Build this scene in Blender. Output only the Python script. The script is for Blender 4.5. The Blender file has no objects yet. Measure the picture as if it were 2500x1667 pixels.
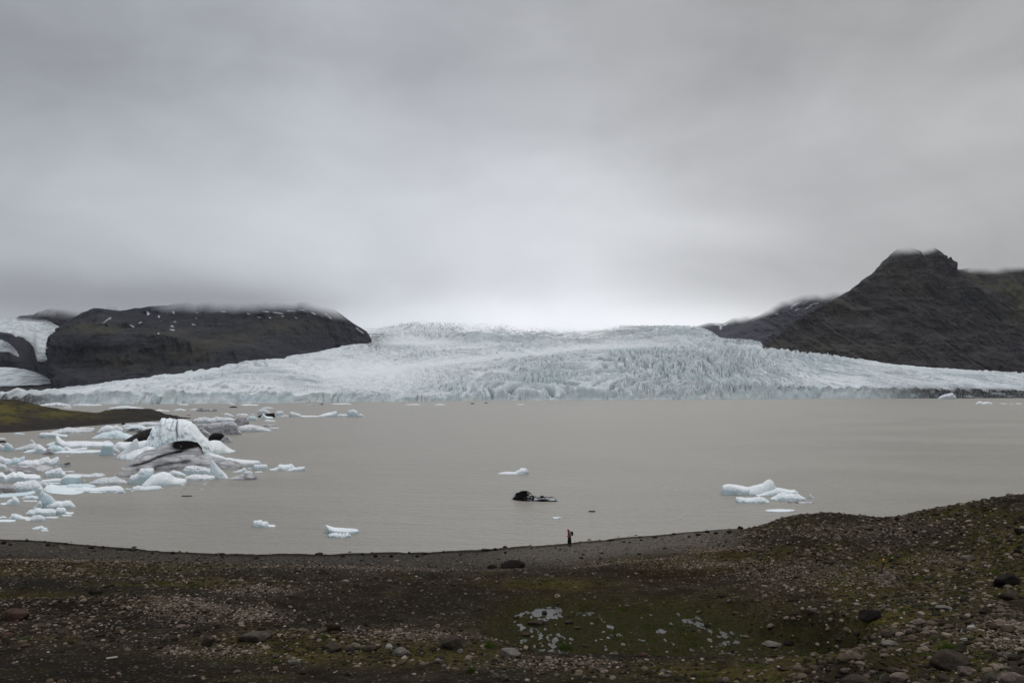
import bpy, bmesh, math, random
import numpy as np
from mathutils import Vector

sc = bpy.context.scene
C = sc.collection

# ------------------------------------------------------------------ camera
F_PX, HCAM = 1944.0, 17.2            # focal length in photo pixels (2500 wide), eye height over the lake
PITCH = math.atan((958 - 833.5) / F_PX)
cam = bpy.data.cameras.new('camera')
cam.sensor_width = 36.0
cam.lens = 36.0 * F_PX / 2500.0
cam.clip_start, cam.clip_end = 0.3, 40000
camo = bpy.data.objects.new('camera', cam)
camo.location = (0, 0, HCAM)
camo.rotation_euler = (math.pi / 2 + PITCH, 0, 0)
C.objects.link(camo)
sc.camera = camo
sc.view_settings.view_transform = 'Standard'
sc.view_settings.look = 'None'
sc.view_settings.gamma = 1
sc.view_settings.exposure = 0
sc.cycles.max_bounces = 6
sc.cycles.diffuse_bounces = 3
sc.cycles.glossy_bounces = 3
sc.cycles.use_denoising = True
sc.cycles.sample_clamp_indirect = 4

# ------------------------------------------------------------------ node helpers
class NT:
    def __init__(s, tree):
        s.t = tree
        s.t.nodes.clear()
    def n(s, typ, **kw):
        nd = s.t.nodes.new(typ)
        for k, v in kw.items():
            setattr(nd, k, v)
        return nd
    def put(s, sock, v):
        if isinstance(v, bpy.types.NodeSocket):
            s.t.links.new(v, sock)
        elif v is not None:
            if sock.type == 'RGBA' and len(v) == 3:
                v = (*v, 1)
            sock.default_value = v
    def math(s, op, a, b=None, c=None, clamp=False):
        nd = s.n('ShaderNodeMath', operation=op, use_clamp=clamp)
        for i, v in enumerate((a, b, c)):
            if v is not None:
                s.put(nd.inputs[i], v)
        return nd.outputs[0]
    def vec(s, op, a, b=None):
        nd = s.n('ShaderNodeVectorMath', operation=op)
        s.put(nd.inputs[0], a)
        if b is not None:
            s.put(nd.inputs[1], b)
        return nd.outputs[0]
    def mix(s, f, a, b):
        nd = s.n('ShaderNodeMix', data_type='RGBA', clamp_factor=True)
        s.put(nd.inputs[0], f); s.put(nd.inputs[6], a); s.put(nd.inputs[7], b)
        return nd.outputs[2]
    def noise(s, vec, scale, detail=4, rough=0.55, dist=0.0, out=0, typ=None):
        nd = s.n('ShaderNodeTexNoise')
        if typ: nd.noise_type = typ
        s.put(nd.inputs['Vector'], vec); s.put(nd.inputs['Scale'], scale)
        s.put(nd.inputs['Detail'], detail); s.put(nd.inputs['Roughness'], rough)
        s.put(nd.inputs['Distortion'], dist)
        return nd.outputs[out]
    def voro(s, vec, scale, feature='F1', out='Distance'):
        nd = s.n('ShaderNodeTexVoronoi', feature=feature)
        s.put(nd.inputs['Vector'], vec); s.put(nd.inputs['Scale'], scale)
        return nd.outputs[out]
    def ss(s, v, a, b, lo=0.0, hi=1.0):
        nd = s.n('ShaderNodeMapRange', interpolation_type='SMOOTHSTEP')
        s.put(nd.inputs[0], v)
        for i, x in enumerate((a, b, lo, hi)):
            nd.inputs[i + 1].default_value = x
        return nd.outputs[0]
    def pos(s):
        return s.n('ShaderNodeTexCoord').outputs['Object']
    def scale(s, v, k):
        return s.vec('MULTIPLY', v, k)
    def attr(s, name):
        return s.n('ShaderNodeAttribute', attribute_name=name).outputs['Fac']
    def bump(s, h, strength=1.0, dist=1.0, normal=None):
        nd = s.n('ShaderNodeBump')
        s.put(nd.inputs['Height'], h); nd.inputs['Strength'].default_value = strength
        nd.inputs['Distance'].default_value = dist
        if normal is not None: s.put(nd.inputs['Normal'], normal)
        return nd.outputs[0]

def material(name, build):
    m = bpy.data.materials.new(name)
    m.use_nodes = True
    nt = NT(m.node_tree)
    out = nt.n('ShaderNodeOutputMaterial')
    b = nt.n('ShaderNodeBsdfPrincipled')
    nt.t.links.new(b.outputs[0], out.inputs[0])
    r = build(nt)
    for k, v in r.items():
        nt.put(b.inputs[k], v)
    return m

# ------------------------------------------------------------------ overcast sky (world) and sun
SUN_EL, SUN_AZ = math.radians(48), math.radians(20)      # azimuth measured from +Y towards +X
w = bpy.data.worlds.new('World')
sc.world = w
w.use_nodes = True
nt = NT(w.node_tree)
out = nt.n('ShaderNodeOutputWorld')
sky = nt.n('ShaderNodeTexSky', sky_type='NISHITA')
sky.sun_disc = False
sky.sun_elevation = SUN_EL
sky.sun_rotation = SUN_AZ
sky.air_density = 1.0; sky.dust_density = 3.0
bg_sky = nt.n('ShaderNodeBackground')
nt.put(bg_sky.inputs[0], sky.outputs[0]); bg_sky.inputs[1].default_value = 0.08
dirv = nt.n('ShaderNodeTexCoord').outputs['Generated']
sep = nt.n('ShaderNodeSeparateXYZ'); nt.put(sep.inputs[0], dirv)
X, Y, Z = sep.outputs
AZ = nt.math('ARCTAN2', X, Y)                 # radians east of the view axis
EL = nt.math('ARCSINE', Z)
def azel(u, v):
    az = math.atan((u - 1250) / F_PX)
    el = math.atan((958 - v) / F_PX * math.cos(az))
    return az, el
# wind-drawn cloud texture on a flat deck: direction divided by its height
den = nt.math('MAXIMUM', nt.math('ADD', Z, 0.10), 0.03)
comb = nt.n('ShaderNodeCombineXYZ')
nt.put(comb.inputs[0], nt.math('DIVIDE', X, den)); nt.put(comb.inputs[1], nt.math('DIVIDE', Y, den))
deck = comb.outputs[0]
comb2 = nt.n('ShaderNodeCombineXYZ')
nt.put(comb2.inputs[0], AZ); nt.put(comb2.inputs[1], nt.math('MULTIPLY', EL, 1.7))
flat = comb2.outputs[0]
n1 = nt.noise(nt.vec('ADD', deck, (3.1, 7.7, 0)), 0.55, 4, 0.5, 0.4)
n2 = nt.noise(nt.vec('ADD', flat, (1.3, 0.4, 0)), 3.4, 5, 0.5, 0.5)
n3 = nt.noise(nt.vec('ADD', nt.vec('MULTIPLY', flat, (0.85, 1.2, 1)), (5.3, 2.4, 0)), 7.0, 5, 0.5, 0.5)
def lobe(u, v, su, sv, amp):
    a, e = azel(u, v)
    da = nt.math('DIVIDE', nt.math('SUBTRACT', AZ, a), su / F_PX)
    de = nt.math('DIVIDE', nt.math('SUBTRACT', EL, e), sv / F_PX)
    r2 = nt.math('ADD', nt.math('MULTIPLY', da, da), nt.math('MULTIPLY', de, de))
    return nt.math('MULTIPLY', nt.math('EXPONENT', nt.math('MULTIPLY', r2, -0.5)), amp)
L = nt.math("ADD", 0.50, nt.math('MULTIPLY', nt.math('SUBTRACT', n2, 0.5), 0.26))
L = nt.math('ADD', L, nt.math('MULTIPLY', nt.math('SUBTRACT', n3, 0.5), 0.13))
L = nt.math('ADD', L, nt.math('MULTIPLY', nt.math('SUBTRACT', n1, 0.5), 0.10))
SKY_LOBES = [
    (1300, 640, 430, 150, 0.26), (1330, 790, 430, 50, 0.36), (1250, -40, 1300, 110, -0.05), (1000, 480, 500, 120, 0.04),
    (0, 120, 380, 150, -0.13), (1700, 60, 500, 120, -0.05), (0, 660, 480, 90, -0.06), (350, 735, 430, 40, -0.16), (700, 738, 150, 28, -0.12),
    (1850, 660, 260, 60, -0.05), (2500, 640, 350, 110, -0.12), (2450, 150, 500, 300, -0.05),
    (1750, 800, 130, 30, 0.16), (620, 420, 350, 120, 0.05),
]
for a in SKY_LOBES:
    L = nt.math('ADD', L, lobe(*a))
# thinner, brighter cloud overhead and behind, as under any overcast
up = nt.ss(EL, 0.50, 1.1)
L = nt.math('ADD', L, nt.math('MULTIPLY', up, OVERHEAD := 0.75))
L = nt.math('MAXIMUM', L, 0.12)
warm = nt.ss(AZ, -0.45, 0.6)
tint = nt.mix(warm, (0.935, 0.975, 1.06), (0.975, 0.988, 1.008))
colc = nt.vec('MULTIPLY', tint, nt.n('ShaderNodeCombineXYZ').outputs[0])
cc = colc.node.inputs[1].links[0].from_node
for i in range(3): nt.put(cc.inputs[i], L)
bg_cl = nt.n('ShaderNodeBackground'); nt.put(bg_cl.inputs[0], colc); bg_cl.inputs[1].default_value = 1.0
mx = nt.n('ShaderNodeMixShader'); mx.inputs[0].default_value = 0.97
nt.t.links.new(bg_sky.outputs[0], mx.inputs[1]); nt.t.links.new(bg_cl.outputs[0], mx.inputs[2])
nt.t.links.new(mx.outputs[0], out.inputs[0])

sl = bpy.data.lights.new('sun', 'SUN')
sl.energy = 0.6; sl.angle = math.radians(25); sl.color = (1.0, 0.98, 0.95)
so = bpy.data.objects.new('sun', sl)
sd = Vector((math.sin(SUN_AZ) * math.cos(SUN_EL), math.cos(SUN_AZ) * math.cos(SUN_EL), math.sin(SUN_EL)))
so.rotation_euler = sd.to_track_quat('Z', 'Y').to_euler()
C.objects.link(so)

# ------------------------------------------------------------------ numpy noise
_rng = np.random.RandomState(7)
_P = _rng.permutation(512).astype(np.int64)
_P = np.concatenate([_P, _P, _P])
_G = _rng.normal(size=(512, 3)); _G /= np.linalg.norm(_G, axis=1)[:, None]
def perlin(x, y, z=0.0):
    x, y, z = np.broadcast_arrays(np.asarray(x, float), np.asarray(y, float), np.asarray(z, float))
    xi, yi, zi = np.floor(x).astype(np.int64), np.floor(y).astype(np.int64), np.floor(z).astype(np.int64)
    fx, fy, fz = x - xi, y - yi, z - zi
    ux, uy, uz = (t * t * t * (t * (t * 6 - 15) + 10) for t in (fx, fy, fz))
    def g(a, b, c):
        h = _P[_P[_P[(xi + a) & 511] + ((yi + b) & 511)] + ((zi + c) & 511)] & 511
        v = _G[h]
        return v[..., 0] * (fx - a) + v[..., 1] * (fy - b) + v[..., 2] * (fz - c)
    def l(a, b, t): return a + (b - a) * t
    return l(l(l(g(0,0,0), g(1,0,0), ux), l(g(0,1,0), g(1,1,0), ux), uy),
             l(l(g(0,0,1), g(1,0,1), ux), l(g(0,1,1), g(1,1,1), ux), uy), uz) * 1.6
def fbm(x, y, z=0.0, o=4, ridged=False, gain=0.5):
    s, a, n = 0.0, 1.0, 0.0
    for i in range(o):
        v = perlin(x * 2.0**i + 17.3 * i, y * 2.0**i - 9.1 * i, np.asarray(z) * 2.0**i + 3.7 * i)
        if ridged: v = 1 - 2 * np.abs(v)
        s = s + a * v; n += a; a *= gain
    return s / n
def sstep(x, a, b):
    t = np.clip((x - a) / (b - a), 0, 1)
    return t * t * (3 - 2 * t)

# ------------------------------------------------------------------ geometry helpers
SP, CP = math.sin(PITCH), math.cos(PITCH)
def at_depth(u, v, d):
    """the world point that photo pixel (u, v) sees at forward distance d"""
    yy = (833.5 - np.asarray(v, float)) / F_PX
    t = d / (CP - yy * SP)
    return (np.asarray(u, float) - 1250) / F_PX * t, d + 0 * t, HCAM + (SP + yy * CP) * t
def on_z(u, v, z=0.0):
    yy = (833.5 - v) / F_PX
    t = (z - HCAM) / (SP + yy * CP)
    return (u - 1250) / F_PX * t, (CP - yy * SP) * t
def pix(x, y, z):
    a, b = y * CP + (z - HCAM) * SP, (z - HCAM) * CP - y * SP
    return 1250 + F_PX * x / a, 833.5 - F_PX * b / a
def pchip(xk, yk, x):
    """monotone cubic through knots xk; yk (K, ...) -> (len(x), ...)"""
    xk = np.asarray(xk, float); yk = np.asarray(yk, float); x = np.asarray(x, float)
    h = np.diff(xk); shp = (-1,) + (1,) * (yk.ndim - 1)
    dl = np.diff(yk, axis=0) / h.reshape(shp)
    m = np.zeros_like(yk)
    m[0], m[-1] = dl[0], dl[-1]
    if len(xk) > 2:
        a, b = dl[:-1], dl[1:]
        with np.errstate(all='ignore'):
            hm = np.where(a * b > 0, 2 * a * b / (a + b), 0)
        m[1:-1] = np.nan_to_num(hm)
    i = np.clip(np.searchsorted(xk, x) - 1, 0, len(xk) - 2)
    t = ((x - xk[i]) / h[i]); t = np.clip(t, 0, 1).reshape(shp); hh = h[i].reshape(shp)
    return ((2*t**3 - 3*t**2 + 1) * yk[i] + (t**3 - 2*t**2 + t) * hh * m[i]
            + (-2*t**3 + 3*t**2) * yk[i+1] + (t**3 - t**2) * hh * m[i+1])

def new_mesh(name, V, Fc, mats=(), smooth=True, parent=None, link=True, attrs=None):
    me = bpy.data.meshes.new(name)
    V = np.asarray(V, np.float32); Fc = np.asarray(Fc, np.int32)
    k = Fc.shape[1]
    me.vertices.add(len(V)); me.vertices.foreach_set('co', V.ravel())
    me.loops.add(Fc.size); me.loops.foreach_set('vertex_index', Fc.ravel())
    me.polygons.add(len(Fc))
    me.polygons.foreach_set('loop_start', np.arange(0, Fc.size, k, dtype=np.int32))
    me.polygons.foreach_set('loop_total', np.full(len(Fc), k, np.int32))
    me.update(calc_edges=True)
    me.polygons.foreach_set('use_smooth', np.full(len(Fc), smooth, bool))
    for a, vals in (attrs or {}).items():
        at = me.attributes.new(a, 'FLOAT', 'POINT')
        at.data.foreach_set('value', np.asarray(vals, np.float32).ravel())
    for m in mats: me.materials.append(m)
    o = bpy.data.objects.new(name, me)
    if link: C.objects.link(o)
    if parent is not None: o.parent = parent
    return o
def grid_faces(nr, nc):
    i = np.arange((nr - 1) * (nc - 1)); r, c = i // (nc - 1), i % (nc - 1)
    a = r * nc + c
    return np.stack([a, a + 1, a + nc + 1, a + nc], 1)
def patch(cols, nu, rows_sub, urange=None):
    """cols: [(u, [(d, v) or (d, None, z), ...])]; rows_sub: subdivisions per row interval.
    Returns X, Y, Z arrays of shape (rows, nu) and the row parameter."""
    us = [c[0] for c in cols]
    D = np.array([[p[0] for p in c[1]] for c in cols], float)
    Zk = np.array([[p[2] if p[1] is None else float(at_depth(c[0], p[1], p[0])[2]) for p in c[1]] for c in cols], float)
    u = np.linspace(us[0], us[-1], nu) if urange is None else urange
    Du, Zu = pchip(us, D, u), pchip(us, Zk, u)          # (nu, K)
    K = D.shape[1]
    r = np.concatenate([np.linspace(i, i + 1, n, endpoint=False) for i, n in enumerate(rows_sub)] + [[K - 1]])
    Dr = pchip(np.arange(K), Du.T, r); Zr = pchip(np.arange(K), Zu.T, r)
    U = np.broadcast_to(u, Dr.shape)
    yy = Dr; dz = Zr - HCAM
    Xr = (U - 1250) / F_PX * (yy * CP + dz * SP)
    return Xr, Dr, Zr, r

def tag(o, label=None, cat=None, group=None, kind=None):
    if label: o['label'] = label
    if cat: o['category'] = cat
    if group: o['group'] = group
    if kind: o['kind'] = kind
    return o
# ------------------------------------------------------------------ lake
def lake_mat(nt):
    p = nt.pos()
    w1 = nt.noise(nt.scale(p, (0.55, 1.5, 1)), 1.0, 3, 0.6, 0.3)
    w2 = nt.noise(nt.scale(p, (0.10, 0.28, 1)), 1.0, 3, 0.55, 0.5)
    w3 = nt.noise(nt.scale(p, (0.012, 0.03, 1)), 1.0, 3, 0.5, 0.5)
    w4 = nt.noise(nt.scale(p, (2.2, 5.5, 1)), 1.0, 2, 0.6, 0.3)
    h = nt.math('ADD', nt.math('MULTIPLY', w1, 0.42), nt.math('MULTIPLY', w2, 0.70))
    h = nt.math('ADD', h, nt.math('MULTIPLY', w4, 0.20))
    calm = nt.ss(w3, 0.35, 0.65)
    col = nt.mix(calm, (0.236, 0.216, 0.180), (0.264, 0.244, 0.206))
    rough = nt.ss(w3, 0.3, 0.7, 0.30, 0.36)
    return {'Base Color': col, 'Roughness': rough, 'IOR': 1.33, 'Normal': nt.bump(h, 1.0, 1.0)}
M_lake = material('lake_water', lake_mat)
lk = new_mesh('lake', [(-9000, -400, 0), (9000, -400, 0), (9000, 9000, 0), (-9000, 9000, 0)], [(0, 1, 2, 3)], [M_lake])
tag(lk, 'grey brown meltwater lake ruffled by small wind ripples', 'lake', kind='structure')

# ------------------------------------------------------------------ rock and ice materials of the far terrain
def rock_mat(base, light, moss, snowcol=(0.42, 0.44, 0.48), strata=0.05):
    def f(nt):
        p = nt.pos()
        n = nt.noise(p, 0.012, 6, 0.65)
        n2 = nt.noise(nt.scale(p, (0.008, 0.008, strata)), 1.0, 6, 0.65, 0.5)
        n3 = nt.noise(p, 0.05, 5, 0.7)
        n4 = nt.noise(nt.scale(p, (0.02, 0.02, 0.05)), 1.0, 6, 0.7, 0.6)
        col = nt.mix(nt.math('MULTIPLY', nt.ss(n, 0.35, 0.68), nt.ss(n4, 0.38, 0.62)), base, light)
        col = nt.mix(nt.math('MULTIPLY', nt.ss(n2, 0.45, 0.60), 0.5), col, tuple(c * 0.5 for c in base))
        n5 = nt.noise(nt.scale(p, (0.09, 0.09, 0.14)), 1.0, 5, 0.75, 0.2)
        col = nt.mix(nt.ss(n5, 0.50, 0.64, 0.0, 0.6), col, light)
        col = nt.mix(nt.ss(n5, 0.48, 0.34, 0.0, 0.6), col, tuple(c * 0.45 for c in base))
        gr = nt.math('MULTIPLY', nt.attr('moss'), nt.ss(n3, 0.32, 0.62))
        col = nt.mix(gr, col, moss)
        sn = nt.ss(nt.math('ADD', nt.attr('snow'), nt.math('MULTIPLY', nt.math('SUBTRACT', nt.noise(p, 0.14, 4, 0.7), 0.5), 1.6)), 0.60, 0.85)
        col = nt.mix(sn, col, snowcol)
        h = nt.math('ADD', nt.math('MULTIPLY', n3, 9), nt.math('MULTIPLY', n2, 14))
        # the tops fade to transparent with altitude, standing in for cloud on them
        return {'Base Color': col, 'Roughness': 0.95, 'Specular IOR Level': 0.1, 'Normal': nt.bump(h, 0.9, 1.0), 'Alpha': nt.math('SUBTRACT', 1.0, nt.attr('cloud'))}
    return f
def cloud_fade(X, Y, Z, u, base, depth, seed):
    """surface fade in place of cloud: 0 below its base, 1 where gone; base: [(u, altitude)]"""
    b = np.interp(u, [q[0] for q in base], [q[1] for q in base])
    rag = fbm(X / 330, 0.0 * Y, seed, 4) * 0.85 + 0.25 * fbm(X / 90, Z / 60, seed + 5, 3)
    return sstep((Z - b) / depth + rag, -0.5, 1.0)
M_rockL = material('dark_basalt_west', rock_mat((0.023, 0.023, 0.030), (0.048, 0.047, 0.055), (0.066, 0.062, 0.032)))
M_rockR = material('dark_basalt_east', rock_mat((0.032, 0.0295, 0.032), (0.080, 0.070, 0.067), (0.100, 0.090, 0.042)))
M_rockF = material('haze_tinted_far_rock', rock_mat((0.052, 0.053, 0.064), (0.080, 0.081, 0.092), (0.05, 0.05, 0.04)))  # distance haze put into the colour, paler and bluer than the nearer rock

def glacier_mat(nt):
    p = nt.pos()
    geo = nt.n('ShaderNodeNewGeometry')
    sp = nt.n('ShaderNodeSeparateXYZ'); nt.put(sp.inputs[0], geo.outputs['True Normal'])
    n1 = nt.noise(nt.scale(p, (0.05, 0.02, 0.05)), 1.0, 6, 0.7, 0.8)
    n2 = nt.noise(p, 0.22, 5, 0.7)
    n3 = nt.noise(nt.scale(p, (0.004, 0.004, 0.004)), 1.0, 4, 0.6)
    col = nt.mix(nt.ss(n1, 0.35, 0.7), (0.60, 0.635, 0.645), (0.74, 0.765, 0.775))
    col = nt.mix(nt.math('MULTIPLY', nt.attr('rgh'), nt.ss(n3, 0.25, 0.75, 0.45, 0.95)), col, nt.mix(nt.ss(n1, 0.3, 0.7), (0.39, 0.44, 0.455), (0.62, 0.66, 0.67)))
    steep = nt.ss(sp.outputs[2], 0.55, 0.10)
    blue = nt.math('MULTIPLY', steep, nt.ss(n3, 0.45, 0.65, 0.10, 0.8))
    col = nt.mix(blue, col, (0.46, 0.58, 0.61))
    col = nt.mix(nt.math('MULTIPLY', nt.attr('crev_shade'), 0.92), col, (0.11, 0.135, 0.15))  # crevasse shade painted as dark colour in the troughs
    col = nt.mix(nt.attr('cliff'), col, nt.mix(nt.ss(nt.noise(nt.scale(p, (0.03, 0.03, 0.06)), 1.0, 5, 0.65, 1.0), 0.35, 0.62), (0.74, 0.78, 0.79), (0.55, 0.655, 0.685)))  # front colour lightened to offset the weaker light on upright faces
    col = nt.mix(nt.math('MULTIPLY', nt.attr('cliff'), nt.attr('slit')), col, (0.09, 0.095, 0.10))
    d = nt.math('MULTIPLY', nt.attr('dirt'), nt.ss(n2, 0.24, 0.52))
    col = nt.mix(d, col, (0.045, 0.045, 0.050))
    ash = nt.math('MULTIPLY', nt.ss(n1, 0.56, 0.66), nt.math('MULTIPLY', nt.ss(n2, 0.45, 0.6), nt.attr('ash')))
    col = nt.mix(ash, col, (0.10, 0.10, 0.105))
    h = nt.math('ADD', nt.math('MULTIPLY', n1, 4.0), nt.math('MULTIPLY', n2, 1.5))
    return {'Base Color': col, 'Roughness': 0.75, 'Specular IOR Level': 0.2, 'Normal': nt.bump(h, 0.8, 1.0), 'Alpha': nt.math('SUBTRACT', 1.0, nt.attr('cloud'))}  # upper ice turns transparent with altitude in place of cloud
M_glac = material('glacier_ice', glacier_mat)

def water_d(v):
    return float(on_z(1250, v)[1])

# ------------------------------------------------------------------ the main glacier
def gcol(u, vw, mids, crest, behind):
    d0 = water_d(vw)
    return (u, [(d0 - 6, None, -6.0), (d0, None, mids[0][0])] + [(d0 + a, b) for a, b in mids[1:]] + [crest] + behind)
def drop(d, z0): return [(d + 90, None, z0 - 45), (d + 220, None, z0 - 110), (d + 500, None, z0 - 150), (d + 800, None, z0 - 170)]
def zc(v, d): return float(at_depth(1250, v, d)[2])
G = [
    gcol(0,    988, [(4,), (12, 976), (60, 972), (130, 970)], (1380, 968), drop(1380, zc(968, 1380))),
    gcol(55,   988, [(7,), (12, 972), (60, 969), (130, 967)], (1400, 965), drop(1400, zc(965, 1400))),
    gcol(150,  987, [(10,), (12, 966), (80, 962), (200, 959)], (1500, 956), drop(1500, zc(956, 1500))),
    gcol(372,  986, [(15,), (14, 957), (110, 946), (280, 934)], (1700, 925), drop(1700, zc(925, 1700))),
    gcol(530,  985, [(15,), (16, 960), (150, 944), (370, 922)], (1900, 908), drop(1900, zc(908, 1900))),
    gcol(680,  984, [(14,), (16, 961), (190, 940), (480, 906)], (2200, 883), drop(2200, zc(883, 2200))),
    gcol(790,  982, [(14,), (16, 962), (230, 935), (600, 888)], (2550, 861), [(2800, 860), (3000, 860), (3150, 860), (3300, 860)]),
    gcol(880,  981, [(13,), (16, 962), (260, 930), (650, 885)], (2700, 853), [(3000, 846), (3300, 832), (3600, 815), (3900, 800)]),
    gcol(1000, 979.5, [(3,), (30, 972), (260, 938), (650, 896)], (2700, 868), [(3000, 850), (3350, 832), (3650, 812), (4200, 778)]),
    gcol(1140, 978, [(3,), (60, 966), (260, 930), (650, 888)], (2850, 858), [(3200, 846), (3450, 834), (3650, 810), (4300, 776)]),
    gcol(1330, 977, [(7,), (60, 958), (260, 925), (650, 880)], (3000, 845), [(3400, 843), (3650, 828), (3900, 812), (4400, 778)]),
    gcol(1550, 976, [(10,), (60, 955), (260, 920), (650, 872)], (3050, 841), [(3500, 841), (3750, 826), (3950, 805), (4500, 797)]),
    gcol(1700, 975, [(15,), (40, 952), (240, 922), (560, 878)], (3050, 842), [(3450, 838), (3650, 825), (3900, 806), (4400, 802)]),
    gcol(1770, 974.6, [(24,), (16, 948), (240, 922), (560, 880)], (3050, 846), [(3300, 838), (3450, 833), (3550, 834), (3650, 836)]),
    gcol(1855, 974.2, [(26,), (16, 946), (200, 922), (460, 888)], (3050, 856), [(3250, 846), (3300, 840), (3400, 842), (3500, 850)]),
    gcol(1900, 974, [(27,), (16, 945), (200, 922), (460, 892)], (3000, 862), drop(3000, zc(862, 3000))),
    gcol(2020, 973.5, [(27,), (14, 946), (180, 926), (400, 900)], (2950, 875), drop(2950, zc(875, 2950))),
    gcol(2232, 972.5, [(22,), (14, 950), (150, 932), (320, 912)], (2950, 898), drop(2950, zc(898, 2950))),
    gcol(2500, 971.5, [(20,), (14, 952), (120, 940), (240, 928)], (2980, 917), drop(2980, zc(917, 2980))),
    gcol(2800, 971, [(15,), (14, 955), (120, 947), (240, 942)], (3000, 935), drop(3000, zc(935, 3000))),
]
NU = 1900
X, Y, Z, r = patch(G, NU, [14, 6, 46, 70, 80, 36, 46, 46, 24])
R = np.broadcast_to(r[:, None], X.shape)
U, _ = pix(X, Y, Z)
inn = sstep(R, 0.6, 1.2)
# flow coordinates: crevasses run across the slope, seracs towards the front
warpx = 60 * fbm(X / 260, Y / 260, 1.0, 3); warpy = 60 * fbm(X / 260, Y / 260, 5.0, 3)
broad = fbm(X / 500, Y / 380, 2.0, 4)
rough = 0.52 + 0.48 * sstep(fbm(X / 330 + 3, Y / 420, 9.0, 3) + 0.9 * np.exp(-((U - 1560) / 380) ** 2) - 0.35 * np.exp(-((U - 950) / 130) ** 2), -0.15, 0.55)
smooth_band = np.exp(-((R - 5.6) / 0.45) ** 2) * sstep(U, 900, 1250)
smooth_left = np.exp(-((U - 930) / 190) ** 2) * np.exp(-((R - 3.6) / 0.8) ** 2)
_, Vp = pix(X, Y, Z)
rough = rough * (1 - 0.85 * smooth_band) * (1 - 0.7 * smooth_left)
vs_ = np.interp(U, [850, 1000, 1150, 1300, 1450, 1600], [902, 893, 880, 862, 848, 844])
rough *= 1 - 0.8 * np.exp(-((Vp - vs_) / 11) ** 2) * sstep(U, 1750, 1500) * sstep(U, 650, 850)
rough *= 1 - 0.75 * np.exp(-((U - 1010) / 150) ** 2 - ((Vp - 836) / 9) ** 2)
rough *= 1 - 0.6 * sstep(R, 6.6, 7.2) * np.exp(-((U - 1430) / 110) ** 2)
for (a, b, c, d, g_) in [(1200, 827, 85, 11, 1.0), (1080, 797, 190, 8, 0.8), (1640, 818, 130, 10, 0.8), (1500, 900, 220, 28, 0.5), (1300, 945, 200, 22, 0.5), (930, 852, 90, 8, 0.5), (1700, 900, 140, 30, 0.4)]:
    rough = np.clip(rough + g_ * np.exp(-((U - a) / c) ** 2 - ((Vp - b) / d) ** 2), 0, 1.25)
ang = -0.25 + 0.5 * fbm(X / 600, Y / 600, 3.0, 2) + 0.75 * sstep(U, 1500, 2100) - 0.3 * sstep(U, 1200, 800)
ca, sa = np.cos(ang), np.sin(ang)
A = (X * ca + Y * sa + warpx); B = (-X * sa + Y * ca + warpy)
serac = fbm(A / 24, B / 150, 0.0, 3, ridged=True)
serac2 = fbm(A / 80, B / 130, 7.0, 3, ridged=True)
blocks = fbm(X / 13, Y / 40, 4.0, 3)
pl = perlin(A / 17, B / 190, 1.5) + 0.35 * perlin(A / 7, B / 60, 6.5)
pl2 = perlin(A / 38 + 9, B / 260, 4.5) + 0.3 * perlin(A / 12, B / 90, 8.5)
clus = sstep(fbm(X / 120, Y / 260, 14.0, 3), -0.35, 0.3)
slit = np.maximum((1 - sstep(np.abs(pl), 0.05, 0.20)) * clus, 0.9 * (1 - sstep(np.abs(pl2), 0.03, 0.12)))
amp = inn * rough
disp = broad * 9 * inn + amp * (6 * serac + 20 * serac2 + 5.0 * blocks - 12 * slit)
crev_shade = np.clip(0.95 * slit * (0.3 + 0.7 * sstep(-serac2, -0.7, 0.1)) + 0.35 * sstep(-blocks, 0.25, 0.6), 0, 1) * np.minimum(1, rough * 1.25)
edge = sstep(R, 9.4, 8.6)
Z2 = Z + np.where(R < 5.2, disp, disp * 0.8)
# crest silhouette should not wander: take the mean lift out
Z2 -= inn * 3.0
# front cliff: chunky vertical buttresses
cl = np.exp(-((R - 0.75) / 0.55) ** 2)
Y2 = Y + cl * (9 * fbm(X / 26, Z / 60, 2.0, 4, ridged=True) + 4 * fbm(X / 7, Z / 30, 8.0, 3))
Z2 = np.where(R < 1.2, Z2 + cl * sstep(R, 0.3, 1.0) * 5.0 * fbm(X / 22, Y / 90, 6.0, 3), Z2)
dirt = 1.0 * sstep(U, 2080, 2300) * sstep(R, 2.9, 1.2) * sstep(fbm(X / 60, Z / 9, 1.0, 4), -0.75, -0.05)
dirt = np.maximum(dirt, 0.9 * sstep(U, 220, 60) * sstep(R, 2.6, 0.6))
dirt = np.maximum(dirt, sstep(fbm(X / 30, Z / 10 + 3, 4.0, 4), 0.30, 0.55) * sstep(R, 1.25, 0.6) * 0.5)
dirt = np.maximum(dirt, np.exp(-((U - (905 + 0.35 * (850 - Vp))) / 34) ** 2) * sstep(R, 4.6, 5.4) * sstep(fbm(X / 18, Y / 40, 22.0, 4), -0.35, 0.25) * 0.85)
dirt = np.maximum(dirt, 0.7 * np.exp(-((U - 1800) / 60) ** 2 - ((Vp - 838) / 6) ** 2) * sstep(fbm(X / 18, Y / 40, 25.0, 4), -0.3, 0.3))
ash = 0.35 + 0.5 * np.exp(-((R - 2.2) / 1.6) ** 2) * (0.6 * sstep(U, 1400, 2100) + 0.5 * sstep(U, 700, 300))
V = np.stack([X, Y2, Z2], -1).reshape(-1, 3)
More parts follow.
